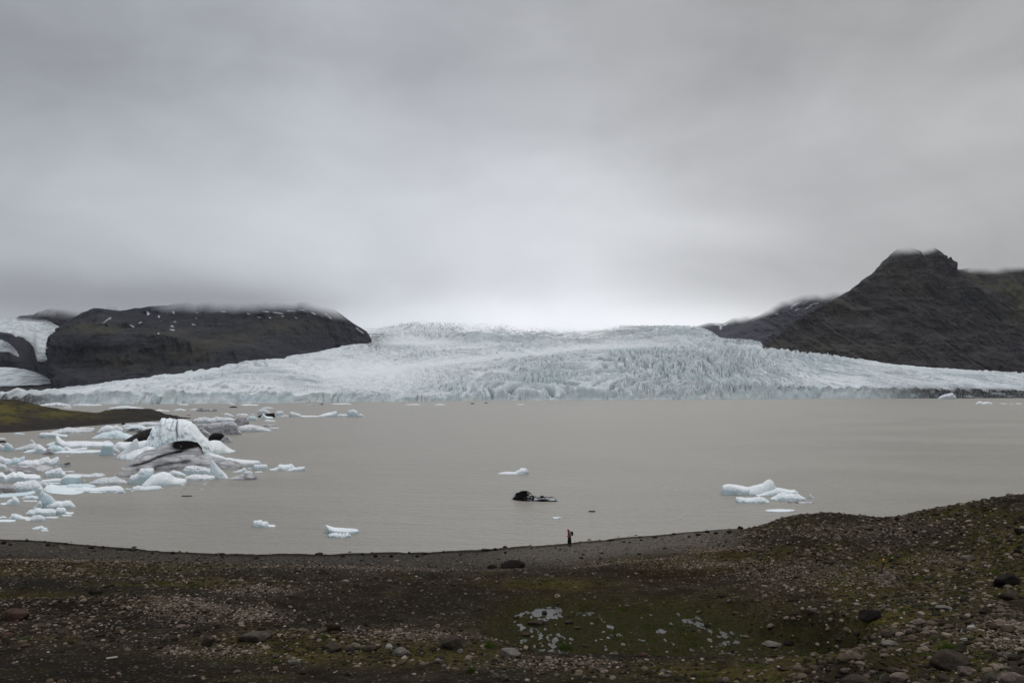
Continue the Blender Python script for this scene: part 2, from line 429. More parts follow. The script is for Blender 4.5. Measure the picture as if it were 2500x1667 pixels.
gl = new_mesh('glacier', V, grid_faces(*X.shape), [M_glac], attrs={'crev_shade': crev_shade, 'dirt': dirt, 'ash': ash,
    'rgh': rough, 'cliff': inn * 0 + sstep(R, 1.5, 0.9), 'slit': sstep(fbm(X / 10, Z / 70, 12.0, 3, ridged=True), 0.70, 0.90) * 0.65 * sstep(fbm(X / 70, Z / 40, 33.0, 3), -0.2, 0.4),
    'cloud': cloud_fade(X, Y, Z, U, [(860, 262), (1000, 284), (1230, 288), (1320, 250), (1430, 250), (1480, 292), (1600, 322), (1750, 450), (2500, 700)], 90, 21.0)})
tag(gl, 'wide crevassed white glacier flowing from the cloud down to a blue grey ice front', 'glacier', kind='structure')

# ------------------------------------------------------------------ mountains
def mountain(name, cols, nu, sub, mat, amp, label, snow=(), moss=(), gully=1.0, mossn=0.0, seed=0.0, kscale=1.0, base=((0, 9000),), soft=40):
    X, Y, Z, r = patch(cols, nu, sub)
    R = np.broadcast_to(r[:, None], X.shape)
    K = len(cols[0][1]) - 1
    body = sstep(R, 0.0, 0.8)
    n = fbm(X / (260 * kscale), Z / (150 * kscale) + seed, Y / (420 * kscale), 6, ridged=True, gain=0.55)
    gx = X + 0.45 * Z * np.sign(gully) + 60 * fbm(X / 200, Z / 200, seed + 9, 3)
    n2 = fbm(gx / (75 * kscale), Z / (420 * kscale) + seed, Y / 500, 5, ridged=True, gain=0.6)
    st = fbm(X / 600, Z / 16, seed + 2.0, 3)
    Y2 = Y - amp * body * (n * 1.1 + 1.15 * abs(gully) * n2) - 0.10 * amp * st
    top = sstep(R, K - 1.9, K - 1.0)
    Z2 = Z + amp * 0.10 * fbm(X / 60, Y / 60, seed + 6.0, 4) * body
    u, v = pix(X, Y, Z)
    S = np.zeros_like(X)
    for (su, sv, a, b, rot) in snow:
        c, s_ = math.cos(rot), math.sin(rot)
        du, dv = u - su, v - sv
        e = ((du * c + dv * s_) / (a * 1.1)) ** 2 + ((-du * s_ + dv * c) / (b * 0.95)) ** 2
        S = np.maximum(S, np.exp(-e * 0.8))
    Mo = np.full_like(X, mossn)
    for (su, sv, a, b, wgt) in moss:
        Mo = np.maximum(Mo, wgt * np.exp(-((u - su) / a) ** 2 - ((v - sv) / b) ** 2))
    o = new_mesh(name, np.stack([X, Y2, Z2], -1).reshape(-1, 3), grid_faces(*X.shape), [mat], attrs={'snow': S, 'moss': Mo, 'cloud': cloud_fade(X, Y, Z, u, base, soft, seed)})
    return tag(o, label, 'mountain', kind='structure')

# west massif: cliff band, bench, upper slope
def wcol(u, foot, c0, c1, b, m, t, top_d):
    f0 = float(np.interp(u, [600, 760, 868, 925], [2180, 2650, 3080, 3180])); g_ = (top_d - f0) / 800.0
    # foot v, cliff foot v, cliff top v, bench v, mid slope v, ridge v
    return (u, [(f0 - 100, None, -10), (f0, foot), (f0 + 150 * g_, c0), (f0 + 240 * g_, c1), (f0 + 420 * g_, b), (top_d - 160 * g_, m), (top_d, t),
                (top_d + 500, None, zc(t, top_d) + 25), (top_d + 900, None, zc(t, top_d) - 100)])
W = [
    (135, [(2900, None, -10), (2950, 905), (2980, 890), (3000, 880), (3020, 878), (3040, 876), (3060, 874), (3100, None, 60), (3200, None, 0)]),
    (146, [(2500, None, -10), (2550, 915), (2560, 885), (2570, 840), (2650, 835), (2750, 832), (2800, 830), (2900, None, 100), (3200, None, 0)]),
    wcol(155, 930, 882, 826, 822, 818, 816, 2950),
    wcol(212, 930, 890, 815, 808, 785, 776, 2950),
    wcol(258, 931, 895, 812, 804, 775, 757, 2980),
    wcol(308, 931, 897, 814, 806, 778, 762, 2980),
    wcol(351, 930, 897, 815, 807, 775, 755, 3000),
    wcol(420, 928, 895, 822, 814, 778, 748, 3000),
    wcol(520, 922, 890, 845, 830, 780, 736, 3050),
    wcol(638, 912, 885, 862, 835, 782, 734, 3100),
    wcol(760, 895, 875, 860, 835, 788, 738, 3150),
    wcol(810, 880, 868, 855, 830, 790, 752, 3200),
    wcol(840, 875, 865, 855, 830, 800, 772, 3200),
    wcol(872, 870, 860, 850, 832, 815, 796, 3250),
    wcol(900, 862, 855, 848, 838, 826, 814, 3300),
    wcol(910, 860, 856, 850, 845, 840, 830, 3320),
    wcol(918, 860, 858, 856, 853, 850, 846, 3350),
]
snowW = [(283, 786, 14, 2.6, -0.7), (337, 799, 4, 3.5, 0), (376, 769, 7, 5, 0.3), (400, 775, 4, 5, 0.5), (401, 787, 3, 4, -0.3), (360, 791, 5, 2, -0.4),
         (437, 766, 5, 4, 0), (433, 798, 5, 3, 0.5), (434, 808, 4, 2.5, 0), (407, 817, 5, 2, 0.5), (486, 779, 6, 2, 0.7), (482, 794, 5, 2, 0.1), (488, 764, 6, 2, 0),
         (437, 787, 4, 2, 0), (660, 764, 12, 1.8, 0.1), (690, 768, 16, 2, 0.15), (720, 762, 12, 2, 0), (745, 760, 10, 2.2, 0.2), (770, 766, 9, 2.5, 0.5),
         (805, 771, 12, 3, 0.6), (815, 780, 8, 2.6, 0.7), (620, 770, 6, 1.5, 0), (640, 776, 7, 1.5, 0.2), (672, 780, 6, 1.6, 0.3), (560, 764, 6, 1.6, 0.1),
         (312, 759, 12, 3, -0.2), (888, 812, 9, 1.8, 0.5), (880, 806, 6, 1.6, 0.8), (700, 775, 7, 1.5, 0.3), (730, 778, 6, 1.5, 0.4)]
mossW = [(250, 805, 60, 12, 0.9), (330, 885, 90, 25, 0.55), (470, 860, 70, 30, 0.6), (520, 840, 60, 14, 0.8), (590, 830, 60, 20, 0.6), (420, 815, 90, 12, 0.5), (700, 800, 90, 20, 0.5)]
mountain('mountain', W, 800, [6, 26, 40, 90, 40, 60, 50, 12, 4], M_rockL, 42, 'dark flat topped mountain with snow patches left of the glacier, its top in cloud', snowW, mossW, seed=1.0, base=((150, 410), (340, 350), (400, 326), (600, 322), (800, 320), (860, 314)), soft=40)

# dark ridge behind, between the side glacier and the west massif
FarW = [(u, [(4300, None, 0), (4400, v1), (4600, v2), (4900, None, 420)]) for u, v1, v2 in
        [(60, 880, 775), (110, 860, 765), (150, 860, 755), (190, 850, 750), (230, 850, 748), (300, 850, 745)]]
mountain('mountain', FarW, 200, [10, 50, 20], M_rockL, 50, 'dark far ridge behind the side glacier at the upper left', seed=4.0, base=((0, 440),), soft=60)
# rocky buttress beside the tongue and the dark plain in front of it
But = [(u, [(2700, None, -5), (2750, f), (2900, m), (3050, t), (3300, None, 60)]) for u, f, m, t in
       [(-400, 930, 850, 770), (-150, 930, 850, 790), (0, 932, 858, 811), (30, 932, 862, 815), (60, 932, 868, 827), (80, 932, 880, 836), (90, 932, 890, 858), (98, 932, 905, 884), (140, 935, 918, 900), (200, 938, 928, 918)]]
mountain('mountain', But, 260, [8, 40, 40, 10], M_rockL, 26, 'black rock buttress between two small side glaciers at the left edge', seed=6.0)
Pl = [(u, [(1500, None, -4), (1560, a), (1900, b), (2250, c), (2500, d)]) for u, a, b, c, d in
      [(-500, 972, 955, 945, 935), (0, 974, 957, 948, 940), (60, 974, 958, 948, 940), (130, 974, 956, 943, 936), (250, 974, 950, 938, 932), (400, 965, 945, 932, 925), (600, 955, 930, 915, 908)]]
mountain('moraine', Pl, 300, [8, 30, 30, 20], M_rockL, 5, 'black gravel plain between the lake corner and the left mountain', mossn=0.25, seed=8.0)

# side glaciers
def side_glacier(cols, nu, sub, label, ampl=5):
    X, Y, Z, r = patch(cols, nu, sub)
    n = fbm(X / 30, Y / 90, 1.0, 4, ridged=True)
    Z2 = Z + ampl * n
    R = np.broadcast_to(r[:, None] / r.max(), X.shape)
    K = np.broadcast_to(np.linspace(0, 1, X.shape[1])[None, :], X.shape)
    edge = np.maximum(sstep(K, 0.80, 1.0), sstep(R, 0.22, 0.02)) 
    o = new_mesh('glacier', np.stack([X, Y, Z2], -1).reshape(-1, 3), grid_faces(*X.shape), [M_glac],
                 attrs={'crev_shade': np.clip(sstep(-n, -0.4, 0.2) * 0.6 + 0.7 * (1 - sstep(np.abs(perlin(X / 14, Y / 150, 2.0)), 0.04, 0.2)), 0, 0.9), 'dirt': 0.9 * edge * sstep(fbm(X / 60, Y / 90, 3.0, 3) , -0.5, 0.3), 'ash': 0.8 + 0 * X, 'rgh': 1.0 + 0 * X, 'cloud': cloud_fade(X, Y, Z, *[pix(X, Y, Z)[0]], [(0, 370), (300, 360)], 40, 5.0)})
    return tag(o, label, 'glacier', kind='structure')
T1 = [(-420, [(3150, 860), (3250, 850), (3500, 830), (3900, 790), (4200, 765)]),
      (0, [(3080, 815), (3150, 808), (3400, 800), (3800, 785), (4150, 772)]),
      (45, [(3080, 822), (3150, 815), (3400, 803), (3800, 788), (4150, 773)]),
      (80, [(3080, 848), (3150, 838), (3400, 822), (3800, 798), (4150, 775)]),
      (92, [(3080, 885), (3150, 868), (3400, 840), (3800, 808), (4150, 777)]),
      (110, [(3080, 882), (3150, 872), (3400, 845), (3800, 812), (4150, 780)]),
      (140, [(3080, 876), (3150, 866), (3400, 846), (3800, 816), (4150, 797)]),
      (165, [(3080, 862), (3150, 852), (3400, 838), (3800, 818), (4150, 808)]),
      (192, [(3080, 820), (3150, 819), (3400, 818), (3800, 816), (4150, 813)])]
side_glacier(T1, 240, [8, 40, 50, 30], 'small steep side glacier squeezed between black rocks at the upper left')
T2 = [(-500, [(2350, 955), (2400, 945), (2550, 910), (2680, 885)]),
      (0, [(2350, 945), (2400, 936), (2550, 915), (2680, 897)]),
      (50, [(2350, 943), (2400, 936), (2550, 918), (2680, 901)]),
      (100, [(2350, 940), (2400, 937), (2550, 925), (2680, 915)]),
      (138, [(2350, 936), (2400, 936), (2550, 935), (2680, 934)])]
side_glacier(T2, 160, [8, 30, 30], 'low rounded ice tongue ending on the black plain at the left edge', 3)
T3 = [(-300, [(2500, 880), (2550, 865), (2600, 850)]), (0, [(2720, 860), (2760, 845), (2790, 830)]), (20, [(2720, 860), (2760, 850), (2790, 838)]),
      (36, [(2720, 868), (2760, 862), (2790, 852)]), (46, [(2720, 872), (2760, 870), (2790, 868)])]
side_glacier(T3, 60, [10, 14], 'scrap of white ice hanging on the black buttress at the left edge', 2)

# east peak
def ecol(u, f, t, dt=3700, mid=None):
    a, b = (f * .66 + t * .34, f * .33 + t * .67) if mid is None else mid
    dd = dt - 3080
    return (u, [(3060, None, -10), (3090, f), (3090 + dd * .38, a), (3090 + dd * .72, b), (dt, t), (dt + 160, None, zc(t, dt) - 90), (dt + 500, None, zc(t, dt) - 200)])
E = [ecol(1842, 862, 858, 3250), ecol(1856, 866, 846, 3300), ecol(1905, 872, 806, 3400), ecol(1939, 880, 779, 3450), ecol(1990, 885, 750, 3500), ecol(2040, 890, 727, 3560), ecol(2076, 892, 705, 3600),
     ecol(2091, 893, 688, 3610), ecol(2109, 895, 676, 3620), ecol(2131, 897, 656, 3640), ecol(2156, 900, 633, 3660), ecol(2185, 902, 608, 3680), ecol(2235, 905, 600, 3700),
     ecol(2264, 909, 607, 3700), ecol(2272, 910, 616, 3700), ecol(2286, 911, 627, 3690), ecol(2296, 912, 637, 3690), ecol(2300, 912, 634, 3690), ecol(2306, 912, 640, 3690), ecol(2318, 914, 645, 3680), ecol(2324, 915, 658, 3670), ecol(2337, 916, 668, 3660), ecol(2355, 918, 683, 3640),
     ecol(2409, 922, 718, 3600), ecol(2463, 926, 738, 3560), ecol(2520, 930, 772, 3500), ecol(2700, 940, 810, 3450), ecol(3000, 950, 840, 3400)]
mountain('mountain', E, 1000, [6, 110, 110, 90, 12, 6], M_rockR, 48, 'steep dark pyramid shaped peak with a stepped summit right of the glacier', (),
         [(2200, 700, 70, 40, 0.3), (2150, 660, 60, 20, 0.4), (2050, 760, 40, 30, 0.35), (2000, 860, 200, 30, 0.3), (2480, 760, 50, 30, 0.6)], seed=11.0, base=((2000, 700), (2150, 640), (2200, 641), (2260, 650), (2300, 690), (2350, 730)), soft=36)
E2 = [(u, [(3900, None, 0), (4000, 900), (4150, m), (4300, t), (4700, None, zc(t, 4300) + 60)]) for u, m, t in
      [(2250, 760, 690), (2320, 745, 667), (2337, 740, 664), (2360, 735, 661), (2400, 735, 650), (2440, 735, 640), (2500, 735, 632), (2700, 730, 625), (3100, 730, 625)]]
mountain('mountain', E2, 320, [4, 50, 60, 10], M_rockR, 40, 'greenish plateau behind the right peak with cloud lying on it', (),
         [(2450, 720, 90, 45, 0.9), (2500, 750, 60, 40, 1.0), (2380, 690, 40, 12, 0.8)], mossn=0.25, seed=13.0, base=((2300, 720), (2360, 668), (2400, 655), (3000, 650)), soft=32)
# middle ridge with snow gullies
E3 = [(u, [(4250, None, 60), (4300, 860), (4500, m), (4700, t), (5000, None, zc(t, 4700) + 40)]) for u, m, t in
      [(1725, 846, 836), (1748, 838, 826), (1790, 828, 808), (1825, 812, 786), (1852, 802, 770), (1874, 792, 755), (1903, 786, 738), (1950, 775, 722), (1975, 770, 716), (2029, 760, 708), (2100, 760, 715), (2200, 750, 710)]]
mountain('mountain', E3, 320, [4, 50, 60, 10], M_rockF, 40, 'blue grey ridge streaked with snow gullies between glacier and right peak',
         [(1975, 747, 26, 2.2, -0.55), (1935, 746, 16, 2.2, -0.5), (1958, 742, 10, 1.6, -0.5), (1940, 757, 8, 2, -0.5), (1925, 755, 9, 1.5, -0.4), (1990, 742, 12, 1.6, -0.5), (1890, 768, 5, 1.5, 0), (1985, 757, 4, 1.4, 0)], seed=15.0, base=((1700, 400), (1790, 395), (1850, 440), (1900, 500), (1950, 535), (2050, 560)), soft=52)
E4 = [(u, [(5200, None, 60), (5300, 850), (5500, m), (5700, t), (6000, None, zc(t, 5700) + 40)]) for u, m, t in
      [(1690, 818, 806), (1708, 812, 799), (1735, 808, 793), (1760, 806, 794), (1773, 802, 788), (1791, 798, 776), (1845, 795, 772), (1900, 790, 765)]]
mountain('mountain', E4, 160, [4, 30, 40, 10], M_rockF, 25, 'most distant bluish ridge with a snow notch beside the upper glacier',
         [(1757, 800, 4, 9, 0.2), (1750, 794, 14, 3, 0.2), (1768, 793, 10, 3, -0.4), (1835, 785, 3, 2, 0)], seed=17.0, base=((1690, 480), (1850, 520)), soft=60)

# ------------------------------------------------------------------ mossy spit on the left
P = [(u, [(water_d(f) - 4, None, -1.5), (water_d(f), None, 0.0), (water_d(f) + 14, None, h1), (cd - 18, (c * 0.8 + f * 0.2)), (cd, c), (cd + 45, None, -0.5), (cd + 60, None, -3)]) for u, f, h1, c, cd in
     [(-500, 1064, 1.5, 968, 420), (-200, 1060, 1.5, 970, 420), (0, 1056, 1.4, 974, 425), (30, 1055, 1.4, 975, 428), (60, 1053, 1.3, 982, 432), (90, 1051, 1.3, 988, 438), (130, 1048, 1.2, 995, 450),
      (190, 1042, 1.1, 1003, 470), (240, 1038, 1.0, 1007, 480), (262, 1036, 1.0, 1002, 495), (300, 1033, 1.0, 998, 510), (360, 1029, 1.0, 998, 530), (385, 1027, 0.9, 1004, 540),
      (410, 1025, 0.7, 1013, 550), (440, 1023.5, 0.4, 1019, 560), (465, 1022, 0.1, 1021.5, 570)]]
X, Y, Z, r = patch(P, 700, [4, 20, 30, 40, 30, 6])
R = np.broadcast_to(r[:, None], X.shape)
bodyw = sstep(R, 1.0, 2.0)
n = fbm(X / 14, Y / 14, 3.0, 5)
Z2 = Z + bodyw * (1.3 * n + 0.55 * fbm(X / 2.6, Y / 3.5, 1.0, 4))
u, v = pix(X, Y, Z)
Mo = np.zeros_like(X)
for (a, b, c, d, wgt) in [(10, 1000, 42, 16, 1.1), (15, 1022, 38, 12, 1.0), (70, 994, 50, 8, 0.7), (145, 1010, 60, 8, 0.9), (200, 1004, 70, 6, 0.7), (130, 1016, 50, 6, 0.7), (230, 1018, 60, 5, 0.35)]:
    Mo = np.maximum(Mo, wgt * np.exp(-((u - a) / c) ** 2 - ((v - b) / d) ** 2))
def moor_mat(nt):
    p = nt.pos()
    n1 = nt.noise(p, 0.25, 6, 0.7); n2 = nt.noise(p, 1.6, 5, 0.7)
    col = nt.mix(nt.ss(n1, 0.35, 0.65), (0.022, 0.018, 0.015), (0.040, 0.034, 0.029))
    m = nt.math('MULTIPLY', nt.attr('moss'), nt.ss(nt.math('ADD', nt.math('MULTIPLY', n1, 0.6), nt.math('MULTIPLY', n2, 0.4)), 0.36, 0.56))
    col = nt.mix(m, col, (0.115, 0.098, 0.022))
    return {'Base Color': col, 'Roughness': 0.95, 'Specular IOR Level': 0.1, 'Normal': nt.bump(nt.math('ADD', n2, n1), 0.9, 0.8)}
M_moor = material('moorland', moor_mat)
tag(new_mesh('spit', np.stack([X, Y, Z2], -1).reshape(-1, 3), grid_faces(*X.shape), [M_moor], attrs={'moss': Mo}),
    'low dark spit with yellow moss reaching into the lake on the left', 'spit', kind='structure')

# ------------------------------------------------------------------ near shore
SH = [(-600, 1290), (0, 1314), (213, 1329), (425, 1346), (595, 1352), (797, 1351), (957, 1348), (1063, 1346), (1276, 1333), (1382, 1326), (1488, 1315), (1658, 1300), (1797, 1290), (1900, 1282), (2100, 1270), (2500, 1250), (3100, 1230)]
def shore_d(u): return water_d(float(np.interp(u, [s[0] for s in SH], [s[1] for s in SH])))
DT = {  # u: distances of the rows seen at v = 1690, 1600, 1500, 1420
 -600: (36, 43, 53, 65), 0: (36, 43, 53, 64), 400: (36, 43, 54, 65), 800: (36, 43, 54, 66), 1250: (36, 43, 54.5, 66), 1600: (35, 42.5, 54, 66), 1800: (33, 40.5, 52.5, 64),
 1950: (30.5, 38.5, 50.5, 61), 2160: (27, 34, 45, 56), 2350: (24, 31, 41, 51), 2500: (22, 29, 38, 47), 2700: (20, 26, 34, 43), 3100: (18, 23, 31, 38)}
CREST = [(1850, 1289, 90), (1900, 1271, 84), (1950, 1261, 80), (2050, 1258, 77), (2100, 1262, 76), (2160, 1268, 76), (2200, 1262, 74), (2250, 1251, 72), (2350, 1234, 68), (2450, 1219, 64), (2500, 1214, 62), (2700, 1196, 58), (3100, 1190, 54)]
Fcols = []
for u in [-600, -200, 0, 213, 425, 595, 797, 957, 1063, 1276, 1382, 1488, 1600, 1700, 1797, 1850, 1900, 1950, 2050, 2100, 2160, 2200, 2250, 2350, 2450, 2500, 2700, 3100]:
    dd = [float(np.interp(u, list(DT), [DT[k][i] for k in DT])) for i in range(4)]
    s = shore_d(u)
    near = [(-60, None, 13.0), (-6, None, 15.6), (4, None, 14.4), (13, None, 9.4)]
    rows = near + [(dd[0], 1690), (dd[1], 1600), (dd[2], 1500), (dd[3], 1420)]
    if u < 1830:
        k = sstep(np.array(float(u)), 1650, 1830)
        k = float(k)
        rows += [(s - 17 + 2 * k, None, 0.75 + 0.9 * k), (s - 7, None, 0.34 + 0.5 * k), (s, None, 0.0)]
    else:
        cv, cd = np.interp(u, [c[0] for c in CREST], [c[1] for c in CREST]), np.interp(u, [c[0] for c in CREST], [c[2] for c in CREST])
        rows += [(dd[3] * 0.45 + cd * 0.55, 1420 * 0.42 + cv * 0.58), (cd, cv), (cd + 9, None, max(zc(cv, cd) - 1.8, 0.2))]
    rows += [(rows[-1][0] + 9, None, max(rows[-1][2] - 3.5, -1.4) if u < 1830 else -0.6), (rows[-1][0] + 30, None, -4)]
    Fcols.append((u, rows))
NUF = 2100
X, Y, Z, r = patch(Fcols, NUF, [3, 4, 8, 30, 90, 110, 110, 100, 70, 60, 10, 8])
R = np.broadcast_to(r[:, None], X.shape)
U0, V0 = pix(X, Y, Z)
land = sstep(R, 9.9, 8.2)
hill = sstep(U0, 1650, 2100)
bumps = fbm(X / 9, Y / 9, 2.0, 4)
Zg = Z + land * sstep(R, 2.5, 4.0) * ((0.16 + 0.22 * hill) * bumps + (0.05 + 0.06 * hill) * fbm(X / 1.7, Y / 1.7, 5.0, 4))
Zg += land * 0.030 * fbm(X / 0.35, Y / 0.35, 8.0, 2) * sstep(R, 3.2, 4.2)
Zg += (0.055 * fbm(X / 5, Y / 9, 1.0, 3) + 0.03 * fbm(X / 1.1, Y / 2, 4.0, 3)) * sstep(R, 8.4, 9.4) * sstep(R, 11.0, 10.2)
# small banks and swales seen in the photo: (u, v, half widths in metres along x and y, height)
def hump(u, v, ax, ay, h, rot=0.0):
    global Zg
    i = np.argmin((U0 - u) ** 2 + (V0 - v) ** 2 + 1e4 * (R < 3.5)); i = np.unravel_index(i, X.shape)
    dx, dy = X - X[i], Y - Y[i]
    c, s_ = math.cos(rot), math.sin(rot)
    e = ((dx * c + dy * s_) / ax) ** 2 + ((-dx * s_ + dy * c) / ay) ** 2
    Zg = Zg + h * np.exp(-e)
for a in [(160, 1378, 9, 2.0, 0.35, -0.05), (60, 1452, 8, 1.6, -0.35), (250, 1478, 12, 2.2, 0.45, 0.12), (760, 1412, 7, 1.1, -0.30, 0.05), (720, 1395, 7, 1.0, 0.28),
          (460, 1500, 3.0, 1.2, 0.50), (700, 1385, 9, 1.8, 0.25), (800, 1560, 6, 1.8, 0.40), (1100, 1580, 5, 1.6, 0.35), (1700, 1372, 9, 1.3, 0.75, 0.10), (1750, 1395, 8, 1.6, -0.35, 0.06),
          (1300, 1425, 6, 1.0, 0.2), (2110, 1640, 1.9, 1.1, 0.85), (2150, 1408, 1.4, 0.9, 0.35), (2440, 1555, 2.2, 1.0, 0.4), (2300, 1300, 6, 3, 0.4), (1950, 1330, 5, 3, 0.4), (620, 1530, 3, 1, 0.3)]:
    hump(*a)
# wet hollow: levelled, with tussocks standing through the water
HX, HY = X, Y
PZ = 1.50
pool = np.zeros_like(X)
for (a, b, c, d) in [(1400, 1520, 200, 60), (1650, 1520, 230, 62), (1900, 1540, 190, 48), (1330, 1490, 90, 40)]:
    pool = np.maximum(pool, np.exp(-(((U0 - a) / c) ** 2 + ((V0 - b) / d) ** 2) ** 1.5))
lev = PZ + 0.022 - 0.038 * np.exp(-((U0 - 1285) / 45) ** 2 - ((V0 - 1545) / 22) ** 2) - 0.03 * np.exp(-((U0 - 1330) / 45) ** 2 - ((V0 - 1480) / 14) ** 2) + 0.060 * fbm(X / 2.4, Y / 3.0, 3.0, 3) + 0.060 * fbm(X / 0.40, Y / 0.9, 6.0, 4)
kk = sstep(pool, 0.10, 0.55) * (R > 3.9)
Zg = Zg * (1 - kk) + lev * kk
u, v = pix(X, Y, Zg)
def blob(lst, soft=1.0):
    m = np.zeros_like(X)
    for (a, b, c, d, wgt) in lst:
        m = np.maximum(m, wgt * np.exp(-((U0 - a) / c) ** 2 - ((V0 - b) / d) ** 2))
    return m
dshore = np.interp(U0, [s[0] for s in SH], [s[1] for s in SH])
beach = sstep(V0 - dshore, 62, 22) * sstep(U0, 1860, 1700) * sstep(V0, 1480, 1440)
warmb = beach * sstep(U0, 1050, 1450)
moss = blob([(150, 1392, 230, 14, .8), (430, 1385, 160, 12, .7), (0, 1450, 260, 14, .55), (470, 1422, 170, 10, .9), (760, 1590, 260, 28, .95), (620, 1570, 140, 20, .7), (1000, 1600, 260, 26, .8),
             (1350, 1425, 150, 14, .9), (1400, 1475, 200, 30, .55), (1650, 1520, 420, 60, .75), (1950, 1560, 250, 45, .8), (1800, 1360, 190, 22, .6), (1650, 1375, 190, 14, .7), (1700, 1480, 120, 12, .5),
             (2300, 1400, 260, 60, .75), (2450, 1330, 120, 60, .85), (2200, 1500, 250, 50, .75), (2300, 1600, 300, 60, .75), (2050, 1600, 160, 30, .9), (1750, 1640, 250, 30, .8), (2000, 1290, 200, 20, .45),
             (2380, 1260, 150, 20, .6), (140, 1560, 60, 8, .5), (620, 1650, 200, 10, .3), (1500, 1650, 250, 18, .4)])
moss = np.clip(moss + 0.6 * hill * sstep(fbm(X / 7, Y / 7, 41.0, 4), 0.0, 0.35) + 0.3 * (1 - hill) * sstep(fbm(X / 6, Y / 6, 43.0, 4), 0.15, 0.45) * (1 - beach), 0, 1)
dk = sstep(fbm(X / 9, Y / 7, 51.0, 4), 0.1, 0.4) * (1 - beach)
brown = blob([(100, 1470, 240, 20, .7), (1700, 1392, 260, 26, 1.3), (2000, 1430, 150, 18, .7), (1200, 1440, 500, 30, .5), (1400, 1480, 300, 40, .6), (1950, 1350, 200, 30, .5), (100, 1650, 500, 50, .35), (900, 1480, 260, 26, .5), (1980, 1470, 200, 20, .4)])
pale = blob([(460, 1493, 95, 20, .9), (610, 1500, 60, 16, .8), (560, 1592, 70, 12, .7), (430, 1590, 36, 9, .8), (640, 1440, 90, 12, .5), (180, 1374, 150, 5, .6), (900, 1390, 300, 5, .45),
             (1640, 1378, 210, 9, .6), (1780, 1345, 90, 10, .6), (2155, 1412, 45, 14, .8), (2440, 1550, 80, 28, .9), (2300, 1370, 70, 16, .5), (2000, 1400, 200, 30, .35), (2100, 1300, 200, 20, .35), (1000, 1560, 200, 20, .35), (1350, 1620, 150, 14, .5)])
def shore_mat(nt):
    p = nt.pos()
    n1 = nt.noise(p, 0.5, 6, 0.7); n2 = nt.noise(p, 4.0, 5, 0.75); n3 = nt.noise(nt.scale(p, (1, 1.6, 1)), 1.4, 5, 0.7, 0.4)
    v1 = nt.voro(p, 9.0, out='Color'); v2 = nt.voro(p, 3.3, out='Color')
    sv = nt.n('ShaderNodeSeparateXYZ'); nt.put(sv.inputs[0], v1)
    sv2 = nt.n('ShaderNodeSeparateXYZ'); nt.put(sv2.inputs[0], v2)
    col = nt.mix(nt.ss(n1, 0.35, 0.65), (0.0165, 0.0128, 0.0088), (0.042, 0.0330, 0.0225))
    col = nt.mix(nt.math('MULTIPLY', nt.attr('brown'), nt.ss(n3, 0.25, 0.5)), col, (0.019, 0.0110, 0.0050))
    col = nt.mix(nt.math('MULTIPLY', nt.attr('dk'), nt.ss(n1, 0.35, 0.55)), col, (0.0135, 0.0130, 0.0130))
    peb = nt.mix(nt.ss(sv.outputs[0], 0.2, 0.95), (0.028, 0.025, 0.022), (0.110, 0.100, 0.088))
    col = nt.mix(nt.math('MULTIPLY', nt.attr('beach'), 0.85), col, peb)
    pebw = nt.mix(nt.ss(sv.outputs[0], 0.1, 0.9), (0.06, 0.052, 0.045), (0.20, 0.178, 0.155))
    col = nt.mix(nt.math('MULTIPLY', nt.attr('warm'), 0.9), col, pebw)
    pal = nt.mix(nt.ss(sv2.outputs[0], 0.1, 0.9), (0.06, 0.048, 0.038), (0.25, 0.205, 0.17))
    col = nt.mix(nt.math('MULTIPLY', nt.attr('pale'), nt.ss(n2, 0.35, 0.6)), col, pal)
    spk = nt.ss(sv.outputs[1], 0.90, 0.97)
    col = nt.mix(nt.math('MULTIPLY', spk, nt.ss(n1, 0.4, 0.6, 0.1, 0.7)), col, (0.16, 0.14, 0.12))
    mm = nt.math('MULTIPLY', nt.attr('moss'), nt.ss(nt.math('ADD', nt.math('MULTIPLY', n1, 0.35), nt.math('MULTIPLY', n3, 0.65)), 0.38, 0.54))
    mcol = nt.mix(nt.ss(n2, 0.3, 0.7), (0.036, 0.030, 0.009), (0.098, 0.082, 0.020))
    mcol = nt.mix(nt.math('MULTIPLY', nt.attr('pool'), 0.85), mcol, nt.mix(nt.ss(n2, 0.35, 0.6), (0.013, 0.0105, 0.006), (0.027, 0.028, 0.010)))
    mm = nt.math('MAXIMUM', mm, nt.math('MULTIPLY', nt.attr('pool'), nt.ss(n3, 0.30, 0.5)))
    col = nt.mix(mm, col, mcol)
    pzz = nt.n('ShaderNodeSeparateXYZ'); nt.put(pzz.inputs[0], p)
    wb = nt.ss(nt.math('ADD', pzz.outputs[2], nt.math('MULTIPLY', nt.math('SUBTRACT', n1, 0.5), 0.12)), 0.17, 0.08)
    col = nt.mix(nt.math('MULTIPLY', wb, 0.75), col, (0.016, 0.014, 0.012))
    wet = nt.math('MULTIPLY', nt.attr('pool'), 0.15)
    h = nt.math('ADD', nt.math('MULTIPLY', n2, 0.22), nt.math('MULTIPLY', sv.outputs[2], 0.035))
    h = nt.math('ADD', h, nt.math('MULTIPLY', sv2.outputs[1], 0.05))
    return {'Base Color': col, 'Roughness': nt.math('SUBTRACT', 1.0, wet), 'Specular IOR Level': 0.02, 'Normal': nt.bump(h, 0.9, 1.0)}
M_shore = material('gravelly_shore', shore_mat)
